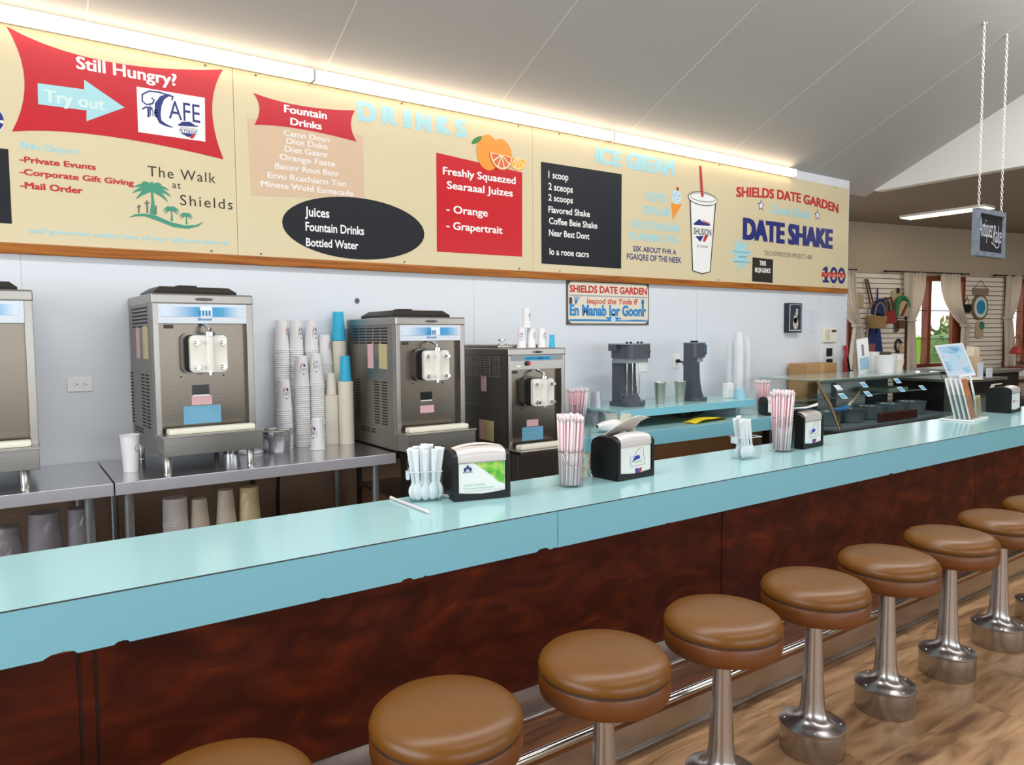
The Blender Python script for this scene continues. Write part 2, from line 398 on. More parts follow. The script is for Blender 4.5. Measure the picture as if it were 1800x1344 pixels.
# ---------------------------------------------------------------- menu boards
def board(x0, x1, label):
    r = empty('menu_board', (x0, WY, 2.034), label, 'menu board', 'cream painted menu boards over the back counter')
    G().box(x0, x1, WY-0.018, WY-.0015, 2.034, 3.10, 0.002, 1).build('board_panel', cream, r)
    g = G()
    for t in (0.06, 0.5, 0.94):
        for z in (2.05, 3.085):
            x = x0+(x1-x0)*t; g.lathe([(0, 0.0), (0.006, 0.0), (0.006, 0.003), (0, 0.003)], (x, 0, 0), 8)
    for v in g.bm.verts: v.co = Vector((v.co.x, WY-0.0185-v.co.z, v.co.y))
    k = 0
    vs = list(g.bm.verts); n = len(vs)//6
    for i in range(6):
        z = (2.05, 3.085)[i % 2]
        for v in vs[i*n:(i+1)*n]: v.co.z += z
    g.build('screw', mat('dull_screw', '#6b6455', 0.5, 0.6), r)
    return r
LAY = WY-0.0185
def flat(layer): return lambda u, v: (u, LAY-0.0008*layer, v)
def decal(r, name, m, layer, *polys):
    g = G()
    for i, p in enumerate(polys): g.poly([flat(layer+.03*i)(u, v) for u, v in p])
    return g.build(name, m, r)
def words(r, m, layer, *rows, **kw):
    for row in rows:
        g = G(); body, (x0, z0), (x1, _), (_, z1) = row[:4]
        put_text(g, body, flat(layer), x0, x1, z0, z1, **{**kw, **(row[4] if len(row) > 4 else {})})
        g.build('lettering', m, r)
def strip(pts, wdt):
    """ribbon polygon round a polyline"""
    L, R = [], []
    for i, p in enumerate(pts):
        a = pts[max(i-1, 0)]; b = pts[min(i+1, len(pts)-1)]
        dx, dz = b[0]-a[0], b[1]-a[1]; l = math.hypot(dx, dz) or 1
        q = wdt[i] if isinstance(wdt, list) else wdt
        L.append((p[0]-dz/l*q/2, p[1]+dx/l*q/2)); R.append((p[0]+dz/l*q/2, p[1]-dx/l*q/2))
    return L+R[::-1]
def banner(TL, TR, BR, BL, top, bot, lef, rig):
    """four corners and the mid-edge points the concave edges pass through"""
    def c(a, mdl, b): return (2*mdl[0]-(a[0]+b[0])/2, 2*mdl[1]-(a[1]+b[1])/2)
    return bez(TL, c(TL, top, TR), TR)+bez(TR, c(TR, rig, BR), BR)+bez(BR, c(BR, bot, BL), BL)+bez(BL, c(BL, lef, TL), TL)

b1 = board(-1.3, 1.153, 'cream menu board with the red still hungry banner and palm tree logo')
b2 = board(1.155, 3.298, 'cream menu board with drinks lettering, black oval and red juice panel')
b3 = board(3.30, 7.525, 'cream menu board with black scoop list, paper cup drawing and date shake lettering')
# left board
decal(b1, 'banner', red, 1, banner((0.0847, 3.0872), (1.1009, 3.0809), (1.0880, 2.5753), (0.0862, 2.5811), (0.5160, 3.0062), (0.5013, 2.6201), (0.1486, 2.8404), (1.0349, 2.8475)))
decal(b1, 'arrow', paleblue, 2, [(0.2031, 2.8368), (0.4062, 2.8431), (0.4081, 2.8924), (0.5901, 2.7819), (0.4101, 2.6821), (0.4123, 2.7374), (0.2012, 2.7330)])
words(b1, white_ink, 2, ('Still Hungry?', (0.3771, 2.9437), (0.8507, 2.9488), (0.3795, 3.0041)), bold=0.043)
words(b1, mat('faded_white', '#cfe6e4', .4), 3, ('Try out', (0.2285, 2.7518), (0.4962, 2.7631), (0.2310, 2.8111)), bold=0.058)
decal(b1, 'sticker', white_ink, 2, [(0.6517, 2.9028), (0.9972, 2.9040), (0.9923, 2.6609), (0.6512, 2.6632)])
words(b1, navy, 3, ('AFE', (0.8066, 2.7603), (0.9684, 2.7612), (0.8100, 2.8588)), ('he', (0.7129, 2.7573), (0.7496, 2.7602), (0.7151, 2.8181)))
decal(b1, 'logo', navy, 3,
      strip([(0.7626, 2.7288), (0.7501, 2.7755), (0.7547, 2.8249), (0.7760, 2.8650), (0.8081, 2.8859), (0.8310, 2.8808), (0.8245, 2.8613)], [.012, .03, .034, .024, .012, .01, .008]),
      strip([(0.7629, 2.7349), (0.7909, 2.7210), (0.8252, 2.7140)], [.02, .012, .004]),
      strip([(0.8195, 2.8818), (0.7628, 2.8930), (0.7121, 2.8899), (0.6779, 2.8657), (0.6766, 2.8295), (0.6982, 2.8152), (0.7266, 2.8261), (0.7357, 2.8458), (0.7220, 2.8555)], .008),
      strip([(0.6750, 2.7872), (0.6922, 2.8021), (0.7257, 2.8018)], .008), strip([(0.7061, 2.8015), (0.7042, 2.7499)], .011),
      [(0.8520, 2.7336), (0.8731, 2.7524), (0.9146, 2.7589), (0.9437, 2.7417), (0.9588, 2.7440), (0.9526, 2.7368), (0.8518, 2.7274)],
      [(0.8593, 2.6914), (0.9422, 2.6945), (0.9028, 2.6730)])
words(b1, grey_ink, 3, ('SHOCK MFTN', (0.8630, 2.7137), (0.9519, 2.7179), (0.8634, 2.7245)))
words(b1, navy, 4, ('PLTODOC', (0.8594, 2.6945), (0.9513, 2.6990), (0.8600, 2.7117)), off=.01)
decal(b1, 'logo', red_txt, 4, [(0.9242, 2.6918), (0.9421, 2.6913), (0.9263, 2.6671), (0.9086, 2.6708)])
words(b1, paleblue, 1, ('Bvlo Onoort', (0.1180, 2.5053), (0.3674, 2.5050), (0.1194, 2.5388)), ('self govored soolo lost of our ballood aloods', (0.1385, 2.0890), (1.1010, 2.0914), (0.1396, 2.1146)), bold=0.043)
words(b1, red_txt, 1, ('-Private Evunts', (0.1128, 2.4377), (0.4421, 2.4417), (0.1140, 2.4657)), ('-Corporate Gift Giving', (0.1102, 2.3760), (0.6187, 2.3759), (0.1114, 2.4041)), ('-Mail Order', (0.1097, 2.3088), (0.3775, 2.3086), (0.1110, 2.3398)), bold=0.065)
words(b1, black_ink, 1, ('The Walk', (0.6901, 2.4355), (1.0404, 2.4446), (0.6921, 2.4905), dict(space=1.15)), ('at', (0.8109, 2.3846), (0.8546, 2.3830), (0.8122, 2.4219), dict(space=1.15)), ('Shields', (0.8487, 2.2949), (1.1297, 2.2988), (0.8506, 2.3514), dict(space=1.2)))
def palm(r, base, top, size, n=9):
    polys = [strip([base, ((base[0]+top[0])/2+size*.02, (base[1]+top[1])/2), top], [size*.16, size*.09, size*.06])]
    for i in range(n):
        a = math.radians(-35+250*i/(n-1)); dx, dz = math.cos(a), math.sin(a)
        p1 = (top[0]+dx*size*.28, top[1]+dz*size*.22+size*.13); p2 = (top[0]+dx*size*.56, top[1]+dz*size*.36-size*.10)
        q = bez(top, p1, p2, 6)+[p2]
        polys.append(strip(q, [size*.03, size*.09, size*.12, size*.12, size*.09, size*.06, .003]))
    return decal(r, 'palm', palm_green, 2, *polys)
palm(b1, (0.7052, 2.2291), (0.7070, 2.3581), .17)
palm(b1, (0.8017, 2.2033), (0.8008, 2.2624), .075); palm(b1, (0.8776, 2.1907), (0.8762, 2.2378), .062)
decal(b1, 'hill', palm_green, 1, [(0.5877, 2.2037), (0.6214, 2.2248), (0.6688, 2.2320), (0.7249, 2.2247), (0.7957, 2.1966), (0.8685, 2.1836), (0.9284, 2.1916), (0.9715, 2.2142), (0.9372, 2.1827), (0.8827, 2.1658), (0.8093, 2.1696), (0.7381, 2.1949), (0.6683, 2.2167), (0.6265, 2.2131)])
decal(b1, 'cactus', grey_ink, 2, strip([(0.6382, 2.2324), (0.6398, 2.2751)], .008), strip([(0.6802, 2.2361), (0.6798, 2.3033)], .009), strip([(0.7223, 2.2306), (0.7240, 2.2800)], .008), strip([(0.6311, 2.2652), (0.6391, 2.2568), (0.6480, 2.2728)], .006), strip([(0.6681, 2.2900), (0.6791, 2.2849), (0.6934, 2.2924)], .006))
decal(b1, 'chalk_panel', charcoal, 1, [(-0.1007, 2.4911), (0.0673, 2.4927), (0.0669, 2.1285), (-0.1169, 2.1273)])
decal(b1, 'badge', white_ink, 1, rrect((-0.1174, 2.6065)[0], (0.0537, 2.6338)[0], (0.0375, 2.5765)[1], (0.0419, 2.6784)[1], .03))
decal(b1, 'badge_mark', navy, 2, strip(ell((0.0169, 2.6279)[0], (0.0398, 2.6289)[1], .03, .045, 20), .016))
# middle board
decal(b2, 'menu_card', blush, 1, [(1.2292, 2.8314), (1.9477, 2.8332), (1.9466, 2.4352), (1.2386, 2.3880)])
decal(b2, 'banner', red, 2, banner((1.2661, 2.9806), (1.8973, 2.9849), (1.9043, 2.7913), (1.2672, 2.7983), (1.5523, 2.9544), (1.5486, 2.8151), (1.2996, 2.8984), (1.8683, 2.8886)))
words(b2, white_ink, 3, ('Fountain', (1.4470, 2.8999), (1.7086, 2.9086), (1.4482, 2.9434)), ('Drinks', (1.4829, 2.8320), (1.6740, 2.8377), (1.4840, 2.8724)), bold=0.058)
words(b2, mat('faded_card_ink', '#efe7e0', .4), 2, ('Camn Doun', (1.4397, 2.7617), (1.7235, 2.7724), (1.4407, 2.7953)), ('Diot Dake', (1.4556, 2.7171), (1.7113, 2.7256), (1.4566, 2.7508)), ('Diet Gaanr', (1.4440, 2.6685), (1.7138, 2.6773), (1.4449, 2.7022)),
      ('Orange Faate', (1.4118, 2.6173), (1.7568, 2.6270), (1.4128, 2.6509)), ('Bamnr Root Banr', (1.3831, 2.5601), (1.7815, 2.5704), (1.3840, 2.5936)), ('Ecvo Rcachiann Ton', (1.3377, 2.5014), (1.8254, 2.5154), (1.3387, 2.5347)), ('Minete Wold Eamacade', (1.2962, 2.4469), (1.8735, 2.4565), (1.2972, 2.4801)), bold=0.043)
words(b2, paleblue, 1, ('D', (1.9229, 2.9325), (2.0362, 2.9362), (1.9255, 3.0462)), ('R', (2.0921, 2.9378), (2.1814, 2.9409), (2.0943, 3.0430)), ('I', (2.2433, 2.9395), (2.2852, 2.9423), (2.2453, 3.0429)), ('N', (2.3400, 2.9321), (2.4304, 2.9345), (2.3420, 3.0441)), ('K', (2.4961, 2.9368), (2.5854, 2.9425), (2.4980, 3.0471)), ('S', (2.6398, 2.9390), (2.7134, 2.9421), (2.6414, 3.0473)), bold=0.102)
e0 = (1.4151, 2.2473); e1 = (2.3792, 2.2424); et = (1.8732, 2.4404); eb = (1.8641, 2.0505)
decal(b2, 'oval_panel', charcoal, 2, ell((e0[0]+e1[0])/2, (et[1]+eb[1])/2, (e1[0]-e0[0])/2, (et[1]-eb[1])/2, 48))
words(b2, white_ink, 3, ('Juices', (1.5559, 2.2967), (1.7117, 2.2997), (1.5574, 2.3519)), ('Fountain Drinks', (1.5571, 2.2072), (1.9416, 2.2144), (1.5585, 2.2590)), ('Bottied Water', (1.5582, 2.1139), (1.9004, 2.1139), (1.5595, 2.1624)), off=.02)
decal(b2, 'price_panel', crimson, 1, [(2.4807, 2.8015), (3.2010, 2.7543), (3.1955, 2.1383), (2.4739, 2.1334)])
words(b2, white_ink, 2, ('Freshly Squaezed', (2.5316, 2.6627), (3.1386, 2.6771), (2.5324, 2.7127)), ('Searaaal Juizes', (2.5616, 2.5698), (3.1121, 2.5715), (2.5623, 2.6201)), ('- Orange', (2.5545, 2.4065), (2.8916, 2.4125), (2.5553, 2.4570)), ('- Grapertrait', (2.5527, 2.2938), (3.0184, 2.2967), (2.5535, 2.3444)), bold=0.043)
oc = (2.9164, 2.8603); oc2 = (3.0297, 2.8756)
decal(b2, 'orange_fruit', orange, 3, ell((2.9018, 2.8583)[0], (2.9018, 2.8583)[1], .098, .125, 36)); decal(b2, 'orange_fruit', orange, 3.4, ell((3.0147, 2.8655)[0], (3.0146, 2.8574)[1], .094, .112, 36))
def slice_(name, cx, cz, rad, a0, a1, rim, fl, layer):
    A0, A1 = math.radians(a0), math.radians(a1)
    decal(b2, name, rim, layer, [(cx, cz)]+ell(cx, cz, rad, rad*1.08, 24, A0, A1))
    decal(b2, 'rind', peach, layer+1, [(cx, cz)]+ell(cx, cz, rad*.93, rad, 24, A0, A1))
    P = []
    n = max(2, round((a1-a0)/36))
    for i in range(n):
        s0 = A0+(A1-A0)*(i+.1)/n; s1 = A0+(A1-A0)*(i+.9)/n; am = (s0+s1)/2
        P.append([(cx+.13*rad*math.cos(am), cz+.13*rad*math.sin(am))]+ell(cx, cz, rad*.83, rad*.9, 6, s0, s1))
    decal(b2, 'segment', fl, layer+2, *P)
slice_('orange_slice', (3.1556, 2.8557)[0], (3.1556, 2.8557)[1], .085, 188, 355, amber, amber, 4)
slice_('grapefruit_slice', (3.0146, 2.8574)[0], (3.0146, 2.8574)[1], .103, 178, 356, grapefruit, grapefruit, 7)
decal(b2, 'leaf', leaf_green, 4, bez((2.7641, 2.8986), (2.7742, 2.9511), (2.8503, 2.9662))+bez((2.8503, 2.9662), (2.8448, 2.9140), (2.7641, 2.8986)))
# right board
decal(b3, 'chalk_panel', charcoal, 1, [(3.3755, 2.8551), (4.2022, 2.8605), (4.1973, 2.0963), (3.3756, 2.0970)])
words(b3, white_ink, 2, ('1 scoop', (3.4450, 2.7454), (3.6394, 2.7463), (3.4453, 2.7963)), ('2 sceops', (3.4445, 2.6562), (3.6846, 2.6644), (3.4448, 2.7072)), ('2 scoops', (3.4440, 2.5754), (3.6843, 2.5772), (3.4442, 2.6222)), ('Flavored Shake', (3.4434, 2.4859), (3.8591, 2.4963), (3.4437, 2.5328)),
      ('Coffee Beie Shake', (3.4483, 2.4009), (3.9368, 2.4043), (3.4486, 2.4479)), ('Near Best Dont', (3.4478, 2.3110), (3.8528, 2.3131), (3.4481, 2.3581)), ('lo a rooe cacrs', (3.4524, 2.1697), (3.8466, 2.1698), (3.4527, 2.2170)), off=.02)
words(b3, paleblue, 1, ('ICE', (3.9252, 2.9210), (4.1894, 2.9182), (3.9254, 3.0362)), ('GREAM', (4.2657, 2.9185), (4.8107, 2.9326), (4.2653, 3.0422)), bold=0.102)
words(b3, paleblue, 1, ('HOTE', (4.4756, 2.6817), (4.7214, 2.6819), (4.4753, 2.7474)), ('CRALKR', (4.4362, 2.5698), (4.7714, 2.5705), (4.4360, 2.6308)), ('COCOALRAR', (4.3121, 2.4426), (4.8938, 2.4388), (4.3119, 2.5030)), ('FLARBROTER', (4.2995, 2.3439), (4.8804, 2.3346), (4.2993, 2.3997)), bold=0.065)
words(b3, navy, 1, ('SSK ABOUT FHR A', (4.3323, 2.2479), (4.8524, 2.2445), (4.3321, 2.2900)), ('FGAIQRE OF THE NEEK', (4.2612, 2.1785), (4.9181, 2.1740), (4.2611, 2.2250)), off=.015)
# cone
cc = (4.8480, 2.7428)
decal(b3, 'cone', orange, 1, [(4.7846, 2.6832), (4.9204, 2.6864), (4.8070, 2.5444)])
decal(b3, 'scoop', mat('scoop_blue', '#c8e3ec', .4), 2, ell(cc[0], cc[1], .058, .064, 24))
decal(b3, 'sprinkle', navy, 3, *[ell(cc[0]+.05*math.cos(i*2.4)*(.3+.07*i), cc[1]+.05*math.sin(i*2.4)*(.3+.07*i), .004, .005, 6) for i in range(11)])
decal(b3, 'cherry', red_txt, 3, ell((4.8616, 2.8123)[0], (4.8616, 2.8123)[1], .018, .016, 12))
# cup drawing
decal(b3, 'cup_outline', black_ink, 1, [(5.0146, 2.7498), (5.3714, 2.7498), (5.3023, 2.1163), (5.1871, 2.0910), (5.0586, 2.1158)])
decal(b3, 'cup_body', white_ink, 2, [(5.0293, 2.7512), (5.3558, 2.7483), (5.2906, 2.1209), (5.1870, 2.1011), (5.0697, 2.1213)])
k0 = (4.9926, 2.7525); k1 = (5.3868, 2.7717); lx = (k0[0]+k1[0])/2; lz = (5.1863, 2.7619)[1]
decal(b3, 'lid_outline', black_ink, 3, ell(lx, lz, (k1[0]-k0[0])/2, .062, 32))
decal(b3, 'lid', white_ink, 4, ell(lx, lz, (k1[0]-k0[0])/2-.008, .055, 32))
decal(b3, 'lid_rim', grey_ink, 5, strip(ell(lx, lz+.01, (k1[0]-k0[0])/2-.03, .036, 32)+[ell(lx, lz+.01, (k1[0]-k0[0])/2-.03, .036, 32)[0]], .006))
decal(b3, 'straw', red_txt, 6, [(5.1375, 3.0457), (5.1638, 3.0490), (5.1975, 2.7781), (5.1634, 2.7747)])
decal(b3, 'logo', navy, 3, [(5.0688, 2.5315), (5.1208, 2.5657), (5.1507, 2.5782), (5.1812, 2.5606), (5.2500, 2.5562), (5.2965, 2.5396), (5.2812, 2.5283), (5.0764, 2.5221)], [(5.0924, 2.4234), (5.2056, 2.4365), (5.1607, 2.3779)])
decal(b3, 'logo', red_txt, 4, [(5.2208, 2.4426), (5.2669, 2.4409), (5.2216, 2.3819), (5.1910, 2.3849)], *[strip(ell(*q, .012, .009, 10), .006) for q in ((5.2040, 2.5625), (5.2347, 2.5549), (5.2732, 2.5479))])
words(b3, black_ink, 4, ('SHUSION', (5.0698, 2.4418), (5.3055, 2.4487), (5.0692, 2.4966)), off=.008)
words(b3, grey_ink, 4, ('SF SOUR', (5.1160, 2.3297), (5.2607, 2.3337), (5.1158, 2.3498)))
words(b3, red_txt, 1, ('SHIELDS DATE GARDEN', (5.6590, 2.8274), (7.3304, 2.7733), (5.6575, 2.9132)), bold=0.080, arc=.045)
words(b3, paleblue, 1, ('Dools Shdas', (6.1672, 2.7236), (6.8266, 2.7363), (6.1653, 2.8052)), bold=0.065, shear=.3)
words(b3, navy, 1, ('DATE SHAKE', (5.7740, 2.4505), (7.2249, 2.4499), (5.7705, 2.6356)), bold=0.102)
def star(c, R, r, n, rot=90):
    return [(c[0]+(R if i % 2 == 0 else r)*math.cos(math.radians(rot+180*i/n)), c[1]+(R if i % 2 == 0 else r)*1.05*math.sin(math.radians(rot+180*i/n))) for i in range(2*n)]
for px in ((6.0245, 2.7810), (6.9558, 2.7705)):
    decal(b3, 'star', navy, 1, star(px, .052, .026, 5)); decal(b3, 'star_fill', white_ink, 2, star(px, .036, .018, 5))
sb = (5.7349, 2.2996)
decal(b3, 'starburst', paleblue, 1, star(sb, .17, .085, 9))
words(b3, grey_ink, 2, ('Dmm wm lowt', (5.6352, 2.3149), (5.8444, 2.3112), (5.6349, 2.3307)), ('nddoon', (5.7021, 2.2713), (5.8112, 2.2719), (5.7017, 2.2924)), ('gooomomwoon', (5.6285, 2.2252), (5.8802, 2.2273), (5.6282, 2.2409)))
words(b3, grey_ink, 1, ('"SEEUADMIKODER PROJECT 1488', (6.0787, 2.3137), (6.8696, 2.3061), (6.0777, 2.3572)))
decal(b3, 'small_panel', black_ink, 2, [(5.9049, 2.2824), (6.2227, 2.2777), (6.2190, 2.0507), (5.9009, 2.0558)])
words(b3, white_ink, 3, ('TINS', (6.0105, 2.2121), (6.1076, 2.2114), (6.0096, 2.2555)), ('NLQN GUNOE', (5.9422, 2.1440), (6.1807, 2.1432), (5.9414, 2.1872)), bold=0.043)
q0, q1, q2 = (7.0700, 2.0864), (7.4971, 2.0770), (7.0645, 2.2515); hz = q2[1]-q0[1]; wx = q1[0]-q0[0]
decal(b3, 'numerals', navy, 1, [(q0[0], q0[1]), (q0[0]+.27*wx, q0[1]), (q0[0]+.27*wx, q0[1]+.14*hz), (q0[0]+.21*wx, q0[1]+.14*hz), (q0[0]+.21*wx, q0[1]+hz), (q0[0]+.11*wx, q0[1]+hz), (q0[0], q0[1]+.86*hz), (q0[0], q0[1]+.72*hz), (q0[0]+.08*wx, q0[1]+.78*hz), (q0[0]+.08*wx, q0[1]+.14*hz), (q0[0], q0[1]+.14*hz)],
      *[strip(ell(q0[0]+c*wx, q0[1]+.5*hz, .125*wx, .42*hz, 25)+[(q0[0]+c*wx+.125*wx, q0[1]+.5*hz)], .085*wx) for c in (.48, .82)])
decal(b3, 'ribbon', red_txt, 2, [(7.0562, 2.1922), (7.4925, 2.1989), (7.5053, 2.1506), (7.0474, 2.1446)])
words(b3, mat('ribbon_ink', '#f0b8a8', .4), 3, ('YEARS', (7.0782, 2.1517), (7.4722, 2.1554), (7.0772, 2.1812)))

# ---------------------------------------------------------------- lunch counter
CZ, CF, CB = 0.945, 1.96, 2.473
lc = empty('lunch_counter', (0, 2.2, 0), 'long turquoise laminate lunch counter with dark stained plywood front', 'counter')
G().box(-2.5, 8.6, CF+.004, CB, CZ-.04, CZ, 0.002, 1).build('countertop', turq, lc)
def fascia(x0, x1, chips):
    g = G(); zb = CZ-.131
    p = [(x0, CZ-.002), (x0, zb)]
    for a, b, h in chips:
        p += [(a, zb), (a+.25*(b-a), zb+h*.8), (a+.6*(b-a), zb+h), (a+.9*(b-a), zb+h*.7), (b, zb)]
    p += [(x1, zb), (x1, CZ-.002)]
    g.prism(p, lambda u, v, d: (u, d, v), CF, CF+.012)
    return g.build('fascia', turq_face, lc)
fascia(-2.5, 1.556, [(0.045, 0.115, .011), (0.19, 0.225, .007), (0.70, 0.722, .003), (0.955, 0.995, .007), (1.03, 1.045, .003), (1.465, 1.52, .009), (1.535, 1.55, .003)])
fascia(1.559, 8.6, [(2.10, 2.115, .003), (3.76, 3.80, .006), (3.93, 3.96, .005), (5.0, 5.02, .005)])
G().box(-2.5, 8.6, CF+.012, CF+.06, CZ-.128, CZ-.04).build('core', chip, lc)
G().box(-2.5, 8.6, CF-.0008, CF+.004, CZ-.003, CZ-.0005).build('edge_line', dark_line, lc)
xs = [-2.5, 0.122, 0.158, 2.556, 5.005, 8.6]
for a, b in zip(xs, xs[1:]):
    G().box(a+.003, b-.003, 2.06, 2.09, 0.287, CZ-.125, 0.002, 1).build('front_panel', panel_wood, lc)
G().box(-2.5, 8.6, 2.065, 2.44, 0.0, CZ-.041).build('carcass', mat('dark_carcass', '#241710', .7), lc)
G().box(-2.5, 8.6, 2.052, 2.064, 0.176, 0.292).build('metal_strip', alum, lc)
G().box(-2.5, 8.6, 2.046, 2.056, 0.172, 0.184, .003).build('strip_lip', chrome, lc)
G().box(-2.5, 8.6, 1.885, 2.06, 0.12, 0.170).build('footrest', foot_wood, lc)
g = G(); g.tube([(-2.5, 1.885, .157), (8.6, 1.885, .157)], 0.017, 14); g.build('nosing', chrome, lc, smooth=True)
G().box(-2.5, 8.6, 1.890, 1.90, 0.0, 0.15).build('kick_plate', alum, lc)
G().box(-2.5, 8.6, 1.882, 1.892, 0.0, 0.018, .004).build('kick_lip', alum, lc)

# ---------------------------------------------------------------- stools
def make_stool():
    r = empty('bar_stool', (0, 0, 0))
    g = G(); g.lathe([(0.0, .003), (.113, .0), (.115, .004), (.115, .100), (.111, .104), (.0, .104)], n=48); g.build('base_drum', alum, r, smooth=True)
    g = G(); g.lathe([(.116, .099), (.118, .102), (.118, .106), (.112, .109), (.092, .113), (.070, .122), (.055, .136), (.046, .158), (.041, .20), (.033, .36), (.027, .50), (.027, .528)], n=40); g.build('pedestal', alum, r, smooth=True)
    g = G()
    for k in range(4):
        a = k*math.pi/2+.6; g.lathe([(.006, 0), (.005, .003), (0, .004)], (.097*math.cos(a), .097*math.sin(a), .111), 8)
    g.build('screw', chrome, r, smooth=True)
    g = G(); g.lathe([(0, .524), (.15, .524), (.176, .528), (.186, .536), (.189, .55), (.189, .585), (.185, .592)], n=64); g.build('seat_band', leather_side, r, smooth=True)
    g = G(); g.lathe([(.184, .588), (.186, .593), (.184, .598)], n=64); g.build('piping', groove, r, smooth=True)
    g = G(); g.lathe([(.184, .597), (.189, .602), (.190, .612), (.184, .628), (.170, .641), (.145, .650), (.09, .6555), (0, .657)], n=64); g.build('seat_cushion', leather, r, smooth=True, angle=60)
    return r
SX = [0.33, 0.86, 1.38, 1.90, 2.42, 2.937, 3.475, 4.005, 4.53]
who = ['nearest tan vinyl counter stool, mostly cut off by the bottom edge of the picture', 'tan vinyl counter stool second nearest the camera, only its round seat in view', 'tan vinyl counter stool third nearest the camera with seat and a bit of column',
       'fourth tan vinyl counter stool from the camera, its column running out of the picture', 'fifth tan vinyl counter stool from the camera, first one showing its whole steel drum base', 'sixth tan vinyl counter stool from the camera, near the middle of the far row',
       'seventh tan vinyl counter stool from the camera, left of the stool at the right edge', 'eighth tan vinyl counter stool from the camera, cut by the right edge', 'farthest tan vinyl counter stool, only a sliver of seat at the right edge']
proto = make_stool()
for i, x in enumerate(SX):
    o = proto if i == 0 else dup(proto)
    o.location = (x, 1.525, 0); o.rotation_euler = (0, 0, random.uniform(0, 6)); tag(o, who[i], 'stool', 'tan vinyl stools along the lunch counter')
